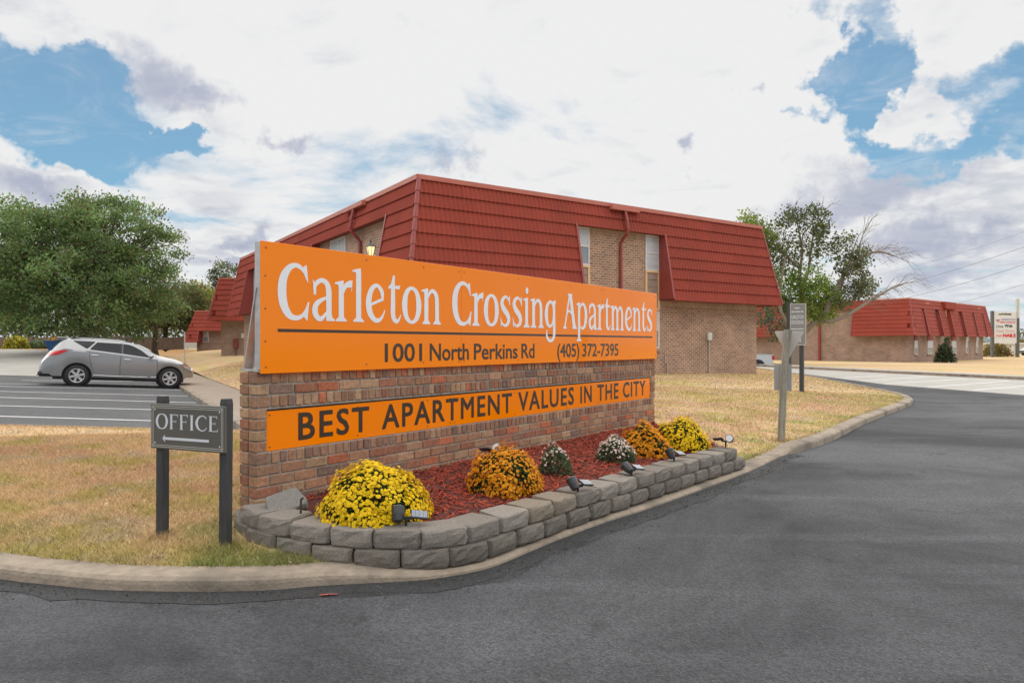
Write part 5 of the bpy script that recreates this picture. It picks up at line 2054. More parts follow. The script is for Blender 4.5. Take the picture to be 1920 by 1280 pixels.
# --- block on the right
DA = atan2(.64, .77)
bD = thing('apartment_building', 'brick apartment building with red mansard roof across the lawn on the right', 'building', (34.9, 60.0, 0), DA, 'red roofed apartment buildings')
LD, LDs = 20.3, 20.0
ZTD, ZED, FD = 5.38, 2.20, .62
wall_box(bD, .10, LD - .10, .10, LDs, -.6, ZTD - .15, M['rbrick2'])
mb = MB()
mb.box(0, LD, 0, LDs, ZTD - .12, ZTD - .02)
mb.build('flat_roof', M['roofdeck'], bD)
FD_, LD_ = ((0, 0), (1, 0), (0, -1)), ((0, 0), (0, 1), (-1, 0))
recD = [(2.2, 2.75), (5.2, 6.4), (8.0, 9.3), (11.6, 12.7), (15.6, 16.1), (18.6, 19.05)]
pD = mansard_face(bD, *FD_, LD, ZTD, ZED, FD, rows=9, full=2, recess=recD, wave=False, pw=1.33, stag=.4)
pDl = mansard_face(bD, *LD_, LDs, ZTD, ZED, FD, rows=9, full=2, recess=[(4.75, 11.2)], wave=False, pw=1.33, stag=.4, hipR=False)
hip_caps(bD, pD(0, 0, .02), pD(-FD, 1, .02), 9)
hip_caps(bD, pD(LD, 0, .02), pD(LD + FD, 1, .02), 9)
for a, b in ((1.45, 2.2), (4.5, 5.85), (10.75, 12.0), (14.75, 15.4), (17.85, 18.5)):
    window(bD, *FD_, a, b, .50, 1.72, -.10, 'upper', 1)
    mb = MB()
    mb.box(a, b, .03, .11, 1.73, 2.17)
    mb.build('spandrel', M['trim'] if b < 13 else M['pane_blind'], bD)
    mb = MB()
    mb.box(a - .04, b + .04, .0, .11, .40, .49)
    mb.build('window_sill', M['rsoldier'], bD)
for a, b in ((5.25, 6.35), (11.65, 12.65)):
    window(bD, *FD_, a, b, 3.0, 4.6, -.10, 'both', 1)
mb = MB()
mb.box(7.4, 9.2, .06, .105, -.2, 2.15)
mb.build('door', M['siding'], bD)
mb = MB()
mb.box(8.02, 9.28, .04, .105, 2.2, 4.66)
mb.build('entry_panel', M['tan'], bD)
mb = MB()
mb.bbox(7.6, 10.5, -.42, -.02, 4.75, 5.42, .02)
mb.build('entry_canopy', M['tile'], bD)
mb = MB()
mb.tube([(-.0, 8.0, -.5), (-.0, 8.0, 4.75)], .12, 8)
mb.build('downpipe', M['trim'], bD)
mb = MB()
mb.bbox(.04, .12, 6.9, 7.25, 1.9, 2.2, .01)
mb.build('vent', M['siding'], bD)
for x in (3.4, 17.6):
    mb = MB()
    mb.box(x, x + .9, -.12, -.06, 5.08, 5.20)
    mb.build('vent', M['fascia'], bD)
for px in (1576, 1592, 1612):
    mb = MB()
    t = (px - 1560) / 10
    mb.bbox(1.5, 2.6, 6.5 + (1612 - px) * .16, 8.0 + (1612 - px) * .16, 5.3, 6.0, .05)
    mb.build('roof_unit', M['meter_white'], bD)


# ------------------------------------------------------------------ street lamp, thin pole, timbers
lx_, ly_ = -3.52, 17.0
lamp = thing('street_lamp', 'lit black lantern on a post, its head above the orange sign against the brick wall', 'street lamp', (lx_, ly_, .25))
lz = 4.06
lamp.scale = (.8, .8, .8)
mb = MB()
mb.tube([(0, 0, 0), (0, 0, .3), (0, 0, lz)], [.07, .05, .038], 10)
mb.lathe([(.04, lz - .02), (.075, lz + .01), (.045, lz + .05), (.06, lz + .10), (.095, lz + .13)], 12)
mb.build('post', M['lamp_iron'], lamp)
mb = MB()
mb.lathe([(.075, lz + .135), (.135, lz + .40)], 6)
mb.build('lamp_glass', M['glow'], lamp)
mb = MB()
for k in range(6):
    a = 2 * pi * k / 6
    mb.tube([(.080 * cos(a), .080 * sin(a), lz + .13), (.140 * cos(a), .140 * sin(a), lz + .41)], .010, 5)
mb.build('lamp_cage', M['lamp_iron'], lamp)
mb = MB()
mb.lathe([(.175, lz + .405), (.165, lz + .425), (.075, lz + .50), (.03, lz + .53), (.022, lz + .56), (.03, lz + .58), (.004, lz + .66)], 12)
mb.build('lamp_cap', M['lamp_iron'], lamp)

tx, ty = -18.6, 38.8
tp = MB()
tp.tube([(0, 0, -.3), (0, 0, 2.05)], .035, 6)
o = tp.build('thin_pole', M['conduit'], loc=(tx, ty, float(lawn_z(tx, ty))))
tag(o, 'thin bare metal pole on the lawn between the car and the far building', 'pole')

tb_ = thing('timber_edging', 'two weathered landscape timbers stacked beside the sidewalk behind the sign', 'edging', (-8.55, 21.9, 0))
for i, (z, dx) in enumerate(((-.02, 0.0), (.085, .05))):
    mb = MB()
    mb.bar((dx, 0, z + .05), (.95 + dx, -1.25, z + .05), .11, .095)
    mb.build('timber', M['timber'], tb_)
mb = MB()
mb.bar((.04, .03, .14), (1.0, .75, .14), .11, .095)
mb.build('timber', M['timber'], tb_)


# ------------------------------------------------------------------ vehicles
def wheel(root, x, y, z, r=.365, side=-1, wdt=.22):
    t = MB()
    t.lathe([(r * .62, -wdt * .45), (r * .90, -wdt * .5), (r * .975, -wdt * .40), (r, -wdt * .2), (r, wdt * .2), (r * .975, wdt * .40), (r * .90, wdt * .5), (r * .62, wdt * .45)], 32, axis='y', cap=False)
    w = t.build('wheel', M['rubber'], root, loc=(x, y, z), smooth=True)
    m_ = MB()
    o = side * wdt * .46
    i_ = side * wdt * .30
    m_.lathe([(r * .66, o), (r * .64, o + side * .006), (r * .60, o), (r * .585, i_)] if side < 0 else [(r * .585, i_), (r * .60, o), (r * .64, o + .006), (r * .66, o)], 28, axis='y', cap=False)
    for k in range(6):
        a = 2 * pi * k / 6 + .26
        ca, sa = cos(a), sin(a)
        P = []
        for rr, hw, yy in ((r * .08, r * .075, o + side * -.004), (r * .60, r * .105, o - side * .002)):
            for sg in (-1, 1):
                P.append((ca * rr - sa * hw * sg, yy, sa * rr + ca * hw * sg))
        for rr, hw, yy in ((r * .08, r * .10, i_), (r * .60, r * .13, i_)):
            for sg in (-1, 1):
                P.append((ca * rr - sa * hw * sg, yy, sa * rr + ca * hw * sg))
        m_.add(P, [(0, 1, 3, 2), (0, 2, 6, 4), (1, 5, 7, 3)])
    m_.lathe([(r * .16, i_), (r * .15, o + side * .004), (r * .06, o + side * .008)], 14, axis='y')
    m_.build('rim', M['rim'], w)
    d = MB()
    d.lathe([(r * .62, i_ - side * .03), (r * .62, i_ - side * .02)], 20, axis='y')
    d.build('brake_disc', M['black_plastic'], w)
    return w


CX = dict(
    top=([-2.40, -2.36, -2.28, -2.20, -2.10, -1.95, -1.80, -1.70, -1.3, -.8, -.2, .2, .5, .85, 1.2, 1.5, 1.8, 2.05, 2.22, 2.33, 2.39],
         [.66, .82, .97, 1.09, 1.22, 1.42, 1.59, 1.645, 1.675, 1.69, 1.685, 1.645, 1.565, 1.385, 1.165, 1.105, 1.04, .95, .85, .73, .58]),
    belt=([-2.4, -2.3, -2.15, -2.0, -1.7, -1.0, 0, .9, 1.2, 1.6, 2.0, 2.3, 2.39], [.56, .80, .98, 1.12, 1.29, 1.25, 1.15, 1.065, 1.04, .985, .87, .68, .5]),
    w=([-2.4, -2.34, -2.2, -1.9, -1.4, -.5, .6, 1.5, 1.9, 2.15, 2.3, 2.39], [.66, .78, .87, .915, .935, .94, .94, .925, .87, .77, .66, .50]),
    wr=([-2.4, -2.0, -1.7, -1, .2, .8, 1.2, 1.5, 2.0, 2.39], [.52, .63, .60, .605, .60, .66, .76, .74, .66, .36]))
WX = (-1.29, 1.58)


def car_section(x):
    f = lambda k: float(np.interp(x, *CX[k]))
    zt_, zb_, w, wr = f('top'), min(f('belt'), f('top') - .03), f('w'), f('wr')
    z0 = .33 if -2.1 < x < 2.1 else .40
    for xc in WX:
        if abs(x - xc) < .445:
            z0 = max(z0, .365 + sqrt(.445 ** 2 - (x - xc) ** 2))
    z0 = min(z0, zb_ - .10)
    h = zb_ - z0
    return [(w * .80, z0 - .0), (w * .985, z0 + .002), (w * 1.0, z0 + h * .25), (w * 1.005, z0 + h * .55), (w * .995, z0 + h * .80), (w * .975, zb_ - .012), (w * .95, zb_ + .012),
            (w * .95 * .62 + (wr + .05) * .38, zb_ + (zt_ - .08 - zb_) * .42 + .006), (wr + .05, max(zt_ - .085, zb_ + .014)), (wr - .03, zt_ - .03), (wr * .55, zt_ - .004), (0, zt_)]


def car_y(x, z):
    s = car_section(x)
    for (y0, z0), (y1, z1) in zip(s[1:-1], s[2:]):
        if z0 <= z <= z1 and z1 > z0:
            t = (z - z0) / (z1 - z0)
            return y0 + (y1 - y0) * t
    return s[1][0] if z < s[1][1] else 0.2


def car_zt(x, y):
    s = car_section(x)
    for (y0, z0), (y1, z1) in zip(s[6:-1], s[7:]):
        if y1 <= y <= y0 and y0 > y1:
            return z0 + (z1 - z0) * (y0 - y) / (y0 - y1)
    return s[-1][1]


car = thing('parked_car', 'silver crossover SUV parked in the striped lot under the big tree', 'car', (-14.35, 24.93, float(lot_z(-14.35, 24.93))))
car.rotation_euler = (0, radians(3.4), radians(30.2))
xs = sorted(set([-2.4, -2.38, -2.36, -2.32, -2.28, -2.2, -2.1, -2.0, -1.9, -1.8, -1.74, 2.05, 2.12, 2.2, 2.27, 2.33, 2.37, 2.39] + [-1.7 + .1 * k for k in range(38)] + [xc + .445 * cos(pi * k / 14) for xc in WX for k in range(15)]))
mb = MB()
V, F = [], []
for x in xs:
    s = car_section(x)
    V += [(x, -y, z) for y, z in s] + [(x, y, z) for y, z in s[-2::-1]]
k = 23
for i in range(len(xs) - 1):
    for j in range(k - 1):
        F.append((i * k + j, (i + 1) * k + j, (i + 1) * k + j + 1, i * k + j + 1))
F.append(tuple(range(k))[::1])
F.append(tuple((len(xs) - 1) * k + j for j in range(k))[::-1])
mb.add(V, F)
body = mb.build('body', M['car_paint'], car, smooth=True)
try:
    body.data.set_sharp_from_angle(angle=radians(32))
except Exception:
    pass


def side_patch(name, xa, zlo, zhi, off, mt, parent, nz=5, side=-1, nx=14):
    lo_x, hi_x = xa
    mb_ = MB()
    V_, F_l = [], []
    for i in range(nx + 1):
        x = lo_x + (hi_x - lo_x) * i / nx
        a, b = float(np.interp(x, *zlo)), float(np.interp(x, *zhi))
        for j in range(nz + 1):
            z = a + (b - a) * j / nz
            V_.append((x, side * (car_y(x, z) + off), z))
    for i in range(nx):
        for j in range(nz):
            f = (i * (nz + 1) + j, (i + 1) * (nz + 1) + j, (i + 1) * (nz + 1) + j + 1, i * (nz + 1) + j + 1)
            F_l.append(f if side < 0 else f[::-1])
    mb_.add(V_, F_l)
    return mb_.build(name, mt, parent, smooth=True)


def line_on(pts, r, mt, name, parent, side=-1, off=.004):
    mb_ = MB()
    mb_.tube([(x, side * (car_y(x, z) + off), z) for x, z in pts], r, 5)
    return mb_.build(name, mt, parent)


for sd in (-1, 1):
    fd = side_patch('door', (.0, 1.13), ([0, 1.13], [.44, .46]), ([0, 1.13], [1.13, 1.02]), .005, M['car_paint'], car, side=sd)
    rd = side_patch('door', (-.93, -.02), ([-.93, -.80, -.02], [.86, .46, .44]), ([-.93, -.02], [1.235, 1.135]), .005, M['car_paint'], car, side=sd)
    for d_, hx, hz in ((fd, .20, .985), (rd, -.80, 1.09)):
        hb = MB()
        y = sd * (car_y(hx, hz) + .025)
        hb.bbox(hx - .11, hx + .11, y - .014, y + .014, hz - .016, hz + .016, .008)
        hb.build('door_handle', M['chrome'], d_)
    side_patch('side_window', (.04, .90), ([.04, .90], [1.19, 1.09]), ([.04, .2, .36, .62, .90], [1.53, 1.52, 1.47, 1.33, 1.11]), .008, M['car_glass'], car, side=sd)
    side_patch('side_window', (-.95, -.03), ([-.95, -.03], [1.285, 1.195]), ([-.95, -.76, -.03], [1.30, 1.545, 1.535]), .008, M['car_glass'], car, side=sd)
    side_patch('side_window', (-1.46, -.82), ([-1.46, -1.04, -.82], [1.55, 1.30, 1.545]), ([-1.46, -.82], [1.565, 1.565]), .008, M['car_glass'], car, side=sd)
    side_patch('pillar', (-.05, .03), ([-.05, .03], [1.19, 1.19]), ([-.05, .03], [1.54, 1.54]), .006, M['black_plastic'], car, side=sd, nx=2)
    side_patch('tail_light', (-2.19, -1.58), ([-2.19, -2.05, -1.85, -1.58], [1.03, 1.02, 1.06, 1.21]), ([-2.19, -2.0, -1.8, -1.58], [1.06, 1.17, 1.225, 1.225]), .012, M['tail'], car, side=sd)
    hl = side_patch('headlight', (1.98, 2.30), ([1.98, 2.30], [.80, .66]), ([1.98, 2.1, 2.30], [.835, .845, .76]), .010, M['headlamp'], car, side=sd)
    side_patch('indicator', (1.98, 2.06), ([1.98, 2.06], [.80, .765]), ([1.98, 2.06], [.83, .82]), .016, M['amber'], hl, side=sd, nx=3)
    line_on([(.0, .44), (-.02, .7), (-.015, 1.0), (.0, 1.14)], .007, M['black_plastic'], 'door_seam', car, sd)
    line_on([(1.14, .46), (1.16, .7), (1.15, .9), (1.12, 1.03)], .007, M['black_plastic'], 'door_seam', car, sd)
    line_on([(-.80, .48), (-.90, .80), (-.95, 1.0), (-.955, 1.24)], .007, M['black_plastic'], 'door_seam', car, sd)
    line_on([(-.80, .40), (-.2, .385), (.6, .385), (1.12, .395)], .014, M['chrome'], 'sill_strip', car, sd, .006)
    mb = MB()
    pts = [(-1.55, 0), (-1.2, 0), (-.6, 0), (0, 0), (.32, 0)]
    mb.tube([(x, sd * .56, car_zt(x, .56) + (.045 if 0 < i < 4 else .012)) for i, (x, _) in enumerate(pts)], .020, 7)
    mb.build('roof_rail', M['black_plastic'], car)
    mb = MB()
    mb.lathe([(.02, -.12), (.07, -.09), (.085, 0), (.07, .075), (.03, .10)], 12, axis='y')
    mr = mb.build('wing_mirror', M['car_paint'], car, loc=(.93, sd * 1.06, 1.13), smooth=True)
    mr.scale = (1.0, 1.1, .85)
    mb = MB()
    mb.box(-.04, .03, -.13 if sd > 0 else .0, .0 if sd > 0 else .13, -.06, -.02)
    mb.build('mirror_arm', M['black_plastic'], mr)
    for xc in WX:
        wheel(car, xc, sd * .815, .365, side=sd)
        mb = MB()
        mb.lathe([(.445, -.03), (.445, .28)] if sd < 0 else [(.445, -.28), (.445, .03)], 24, axis='y')
        mb.build('wheel_well', M['black_plastic'], car, loc=(xc, sd * .78 + (-sd) * .12, .375))
mb = MB()
mb.box(-2.0, 2.05, -.70, .70, .22, .42)
mb.build('underbody', M['black_plastic'], car)
mb = MB()
V = []
for i in range(9):
    x = .36 + (1.13 - .36) * i / 8
    for j in range(9):
        y = (-1 + 2 * j / 8) * (.60 + .10 * i / 8)
        V.append((x, y, car_zt(x, abs(y)) + .012))
mb.add(V, [(i * 9 + j, (i + 1) * 9 + j, (i + 1) * 9 + j + 1, i * 9 + j + 1) for i in range(8) for j in range(8)])
mb.build('windscreen', M['car_glass'], car, smooth=True)
mb = MB()
V = []
for i in range(7):
    x = -2.10 + (-1.76 + 2.10) * i / 6
    for j in range(9):
        y = (-1 + 2 * j / 8) * .60
        V.append((x - .008, y, car_zt(x, abs(y)) + .012))
mb.add(V, [(i * 9 + j, (i + 1) * 9 + j, (i + 1) * 9 + j + 1, i * 9 + j + 1) for i in range(6) for j in range(8)])
mb.build('rear_window', M['car_glass'], car, smooth=True)
mb = MB()
mb.bbox(-2.43, -1.78, -.80, .80, .30, .50, .06)
mb.build('rear_bumper', M['black_plastic'], car)
mb = MB()
mb.tube([(-2.47, -.5, .36), (-2.2, -.5, .36)], .04, 8)
mb.build('exhaust', M['chrome'], car)
mb = MB()
mb.bbox(2.28, 2.40, -.40, .40, .55, .72, .03)
mb.build('grille', M['chrome'], car)
mb = MB()
mb.tube([(-1.55, -.3, 1.67), (-1.78, -.3, 1.86)], .008, 5)
mb.build('antenna', M['black_plastic'], car)
mb = MB()
mb.bbox(-1.95, -1.66, -.58, .58, 1.625, 1.665, .015)
mb.build('spoiler', M['car_paint'], car)


def simple_vehicle(name, label, cat, loc, rz, prof, w, mt, wheels, r, extra=None, glass=None):
    """small distant vehicle: a side profile with rounded plan, wheels, glass band and lamps."""
    root = thing(name, label, cat, loc, rz)
    mb_ = MB()
    n = len(prof)
    V = []
    for yk, k in ((-1, .97), (-.86, 1.0), (.86, 1.0), (1, .97)):
        cxm = sum(p[0] for p in prof) / n
        for x, z in prof:
            tum = 1.0 - .10 * max(0, z - 1.0)
            V.append((cxm + (x - cxm) * k, yk * w * tum, z if abs(yk) < 1 else z - (.02 if z > .9 else -.0)))
    F = [tuple(range(n)), tuple(range(4 * n - 1, 3 * n - 1, -1))]
    for a in range(3):
        for i in range(n):
            F.append((a * n + i, (a + 1) * n + i, (a + 1) * n + (i + 1) % n, a * n + (i + 1) % n))
    mb_.add(V, F)
    mb_.build('body', mt, root)
    for x in wheels:
        for sd in (-1, 1):
            wheel(root, x, sd * (w - .10), r, r, sd, .22)
            m2 = MB()
            m2.lathe([(r + .07, -.02), (r + .07, .02)], 20, axis='y')
            m2.build('wheel_arch', M['black_plastic'], root, loc=(x, sd * (w - .012), r + .01))
    if glass:
        for sd in (-1, 1):
            m2 = MB()
            m2.add([(x, sd * (w * (1.0 - .10 * max(0, z - 1.0)) + .012), z) for x, z in glass], [tuple(range(len(glass)))])
            m2.build('side_window', M['car_glass'], root)
    return root


tk = simple_vehicle('pickup_truck', 'silver pickup truck, only its rear bed showing past the corner of the brick building', 'truck', (14.3, 45.3, -.42), radians(172),
                    [(-2.75, .55), (-2.75, 1.16), (-.75, 1.16), (-.72, 1.22), (-.55, 1.72), (.9, 1.74), (1.5, 1.22), (2.6, 1.08), (2.75, .6), (2.7, .42), (-2.7, .45)], .92, M['truck_paint'], (-1.75, 1.75), .38,
                    glass=[(-.5, 1.25), (-.42, 1.62), (.85, 1.64), (1.3, 1.25)])
for sd in (-1, 1):
    mb = MB()
    mb.bbox(-2.79, -2.62, sd * .80 - .11, sd * .80 + .13, .80, 1.10, .02)
    mb.build('tail_light', M['tail'], tk)
mb = MB()
mb.bbox(-2.88, -2.74, -.88, .88, .46, .60, .02)
mb.build('rear_bumper', M['chrome'], tk)
mb = MB()
mb.box(-2.70, -.80, -.85, .85, 1.155, 1.175)
mb.build('bed_liner', M['black_plastic'], tk)

simple_vehicle('passing_car', 'dark car cut off by the right edge of the picture beyond the shop pole sign', 'car', (75.6, 98, -.30), radians(-5),
               [(-2.3, .4), (-2.35, .8), (-1.9, .98), (-1.1, 1.42), (.3, 1.45), (1.1, 1.02), (2.1, .85), (2.3, .55), (2.25, .35)], .88, M['dark_paint'], (-1.4, 1.4), .33,
               glass=[(-1.5, 1.02), (-1.0, 1.34), (.25, 1.37), (.85, 1.03)])
mb = MB()
sk = thing('skip', 'blue open steel skip with pale rubbish on top, half hidden behind the silver car', 'skip', (-29.1, 44.5, 1.02), radians(8))
sk.scale = (.72, .8, .78)
mb.prism([(-.95, -.1), (-1.35, .72), (2.4, .72), (2.0, -.1)], -.8, .8)
mb.build('bin', M['blue'], sk)
mb = MB()
mb.bar((-1.38, -.82, .74), (2.42, -.82, .74), .07, .07)
mb.bar((-1.38, .82, .74), (2.42, .82, .74), .07, .07)
mb.build('rim', M['blue'], sk)
jk = MB()
for i in range(7):
    x = -.5 + i * .28
    jk.bbox(x, x + random.uniform(.3, .6), -.5, random.uniform(.0, .5), .55, random.uniform(.80, 1.02), .03)
tag(jk.build('rubbish', M['pale_wall'], loc=(-28.9, 44.5, .86), rot=(0, 0, radians(8))), 'pale boards and rubbish heaped in the blue skip', 'rubbish')


# ------------------------------------------------------------------ trees and shrubs
def leaf_cloud(C, size, col, r, up=.25):
    """leaf quads at the points C; col (n,3)."""
    n = len(C)
    d = r.normal(size=(n, 3))
    d[:, 2] -= up
    d /= np.linalg.norm(d, axis=1)[:, None]
    s = np.cross(d, r.normal(size=(n, 3)))
    s /= np.linalg.norm(s, axis=1)[:, None]
    L = (size * r.uniform(.65, 1.35, n))[:, None]
    V = np.stack([C - d * L * .5, C + s * L * .34 - d * L * .02, C + d * L * .5, C - s * L * .34 - d * L * .02], 1)
    F = np.arange(n)[:, None] * 4 + np.array([0, 1, 2, 3])
    return V.reshape(-1, 3), F, np.repeat(col, 4, 0)


def leaf_cols(n, r, base, spread=.45, extra=None, frac=.1):
    c = np.array(base) * 1.5 * r.uniform(1 - spread, 1 + spread, (n, 1)) * r.uniform(.88, 1.12, (n, 3))
    if extra is not None:
        k = r.uniform(size=n) < frac
        c[k] = np.array(extra)[r.integers(0, len(extra), k.sum())] * r.uniform(.7, 1.2, (k.sum(), 1))
    return c


def wander(p0, p1, r, n=6, amp=.12):
    p0, p1 = np.array(p0, float), np.array(p1, float)
    L = np.linalg.norm(p1 - p0)
    out = []
    off = np.zeros(3)
    for i in range(n + 1):
        t = i / n
        if 0 < i < n:
            off = off * .6 + r.normal(scale=amp * L / n * 1.6, size=3)
        out.append(tuple(p0 + (p1 - p0) * t + off * (1 if 0 < i < n else 0) + np.array([0, 0, L * .05 * sin(pi * t)])))
    return out


def dome_tree(name, label, loc, rx, rz, zc, base, n_cl, per, leaf, seed, trunk_r, trunk_h, bark='bark', extra=None, frac=.12, low=-.75, group=None, cl_r=.62, n_limb=26, ry=None, cat='tree', cx=0.0):
    r = np.random.default_rng(seed)
    root = thing(name, label, cat, loc, 0, group)
    ry = ry or rx * .9
    u = r.normal(size=(n_cl * 3, 3))
    u /= np.linalg.norm(u, axis=1)[:, None]
    u = u[u[:, 2] > low][:n_cl]
    lump = 1 + .10 * np.sin(u[:, 0] * 4.3 + seed) + .09 * np.cos(u[:, 1] * 5.1 + seed * 2) + .08 * np.sin(u[:, 2] * 6 + u[:, 0] * 5)
    k = (r.uniform(.10, 1.0, len(u)) ** .42) * lump
    C = np.stack([u[:, 0] * k * rx + cx, u[:, 1] * k * ry, zc + u[:, 2] * k * rz], 1)
    P, T = [], []
    for c in C:
        m_ = int(per * r.uniform(.6, 1.4))
        q = r.normal(size=(m_, 3)) * np.array([1, 1, .7]) * cl_r * .55
        P.append(c + q)
        sh = r.uniform(.62, 1.45)
        T.append(leaf_cols(m_, r, np.array(base) * sh, .4, extra, frac * (3.0 if r.uniform() < .12 else .7)))
    P, T = np.concatenate(P), np.concatenate(T)
    keep = P[:, 2] > .55 + (.45 + .3 * np.sin(P[:, 0] * 1.7)) * (rx > 5.5)
    V, F, TT = leaf_cloud(P[keep], leaf, T[keep], r)
    np_mesh('crown', V, F, M['leaf'], root, TT)
    mb_ = MB()
    fork = trunk_h
    mb_.tube(wander((0, 0, -.3), (cx * .15, 0, fork), r, 4, .05), [trunk_r * 1.25, trunk_r, trunk_r * .92, trunk_r * .88, trunk_r * .85], 10)
    far = C[np.argsort(-np.linalg.norm(C - np.array([0, 0, fork]), axis=1))]
    pick = far[r.permutation(min(len(far), n_limb * 4))[:n_limb]]
    for c in pick:
        pts = wander((cx * .15, 0, fork - .1), c, r, 7, .16)
        rr = trunk_r * r.uniform(.30, .52)
        mb_.tube(pts, [rr * (1 - .12 * i) for i in range(len(pts))], 6)
        for j in (3, 4, 5):
            e = np.array(pts[j]) + r.normal(size=3) * rx * .17 + np.array([0, 0, rx * .08])
            mb_.tube(wander(pts[j], e, r, 4, .2), [rr * .4, rr * .3, rr * .22, rr * .15, rr * .08], 5)
    mb_.build('trunk', M[bark], root)
    return root


AUT = [[.22, .14, .05], [.20, .15, .05], [.22, .11, .05], [.20, .17, .06]]
dome_tree('oak_tree', 'big round green tree with a few rusty leaves standing behind the silver car', (-25.6, 41, .62), 5.6, 4.75, 5.15, (.106, .156, .054), 660, 120, .16, 5, .34, 2.2, extra=AUT, frac=.07, low=-.86, cl_r=.60, n_limb=34, cx=-.9)
dome_tree('small_tree', 'slim tree with bare brown trunk between the silver car and the far buildings', (-25.3, 48.5, .75), 1.7, 1.1, 3.3, (.10, .115, .035), 44, 60, .18, 8, .20, 2.2, extra=AUT, frac=.25, n_limb=8, cl_r=.6)
dome_tree('background_tree', 'yellow-green tree beyond the far roof, right of the big tree crown', (-38.0, 85, 1.0), 3.4, 2.6, 5.4, (.20, .22, .045), 120, 60, .26, 9, .2, 3.0, extra=[[.30, .28, .05]], frac=.3, n_limb=8, cl_r=.8)
dome_tree('background_tree', 'thin grey-green tree showing over the second red roof', (-29.8, 72, .9), 1.9, 1.7, 7.6, (.085, .10, .045), 46, 46, .22, 10, .14, 5.5, n_limb=10, cl_r=.55)
dome_tree('background_tree', 'dark green tree crown reaching over the left edge of the picture beyond the fence', (-48, 60, 1.1), 5.0, 3.6, 4.3, (.065, .085, .03), 200, 80, .28, 12, .25, 2, extra=AUT, frac=.15, cl_r=.9, n_limb=10)
dome_tree('background_tree', 'green tree behind the silver car roof, rooted beyond the skip', (-33.5, 66, 1.1), 4.6, 3.0, 3.4, (.09, .105, .035), 150, 80, .28, 13, .25, 2, extra=AUT, frac=.2, cl_r=.9, n_limb=10)


def shrub(name, label, loc, rx, rz, base, n, leaf, seed, extra=None, frac=.1, cat='shrub', group=None, bare=False):
    r = np.random.default_rng(seed)
    root = thing(name, label, cat, loc, 0, group)
    u = r.normal(size=(n, 3))
    u[:, 2] = np.abs(u[:, 2]) * 1.0
    u /= np.linalg.norm(u, axis=1)[:, None]
    lump = 1 + .22 * np.sin(u[:, 0] * 5 + seed) * np.cos(u[:, 1] * 4) + .1 * np.sin(u[:, 2] * 8 + seed)
    C = u * (r.uniform(.3, 1, n) ** .5 * lump)[:, None] * np.array([rx, rx * .8, rz])
    C[:, 2] += .05
    V, F, T = leaf_cloud(C, leaf, leaf_cols(n, r, base, .45, extra, frac), r)
    np_mesh('foliage', V, F, M['leaf'], root, T)
    mb_ = MB()
    for i in range(9):
        a = 2 * pi * i / 9 + r.uniform(-.2, .2)
        e = (rx * .6 * cos(a), rx * .5 * sin(a), rz * r.uniform(.6, .9))
        mb_.tube(wander((.03 * cos(a), .03 * sin(a), -.15), e, r, 4, .1), [.03, .025, .02, .014, .008], 5)
    mb_.build('stem', M['bark'], root)
    return root


shrub('yellow_shrub', 'yellow autumn shrub in front of the brown fence at the left edge', (-36.0, 49.6, 1.0), .85, 1.0, (.38, .34, .04), 1500, .16, 21, [[.20, .22, .05]], .4)
shrub('green_shrub', 'blue-green shrub against the brown fence, beside the yellow one', (-34.8, 50.2, 1.0), .7, .8, (.13, .17, .09), 700, .14, 22)
shrub('russet_shrub', 'orange-brown shrub by the fence just left of the blue skip', (-33.6, 50.6, 1.0), 1.0, 1.0, (.34, .17, .06), 900, .15, 23, [[.4, .3, .05]], .3)
shrub('dark_hedge', 'dark green clipped shrubs below the far brick wall, left of the thin pole', (-30.6, 60.3, .88), 1.1, .8, (.045, .065, .028), 1500, .13, 24)
shrub('green_hedge', 'mid green shrub behind the small tree trunk, left of the dark one', (-32.9, 62.5, .88), 1.0, .9, (.07, .10, .03), 1200, .14, 25)
shrub('entry_shrub', 'tall dark green shrub beside the entrance of the right-hand building', (38.0, 59.9, -.24), .80, 1.85, (.040, .058, .026), 1500, .17, 26)
shrub('autumn_shrub', 'olive and rust shrub below the shop pole sign', (62.0, 87.5, -.2), 1.9, 1.75, (.17, .15, .05), 2200, .22, 27, [[.32, .17, .05]], .35)

def treeline(name, x0, x1, y, h, n, base, seed, z0=-.4):
    r_ = np.random.default_rng(seed)
    x_ = r_.uniform(x0, x1, n)
    top = h * (.55 + .75 * fbm(x_ * .11, x_ * 0 + seed, seed))
    z_ = z0 + top * r_.uniform(0, 1, n) ** .7
    y_ = y + r_.normal(size=n) * 3.0
    V_, F_2, T_ = leaf_cloud(np.stack([x_, y_, z_], 1), .75, leaf_cols(n, r_, base, .4, AUT, .12), r_)
    o_ = np_mesh(name, V_, F_2, M['leaf'], None, T_)
    o_['kind'] = 'stuff'


treeline('far_woods', -190, -45, 135, 8.5, 16000, (.085, .10, .038), 91, .5)
treeline('far_woods', 80, 260, 190, 6.0, 9000, (.11, .105, .045), 92)

fc = thing('board_fence', 'weathered brown board fence behind the shrubs at the left edge', 'fence', (-46, 54.2, 1.0), radians(-8))
for i in range(16):
    mb = MB()
    for j in range(9):
        x = i * 1.35 + j * .15
        mb.box(x, x + .142, 0, .02, 0, .92 + random.uniform(-.03, .03))
    mb.build('fence_panel', M['fence'], fc)

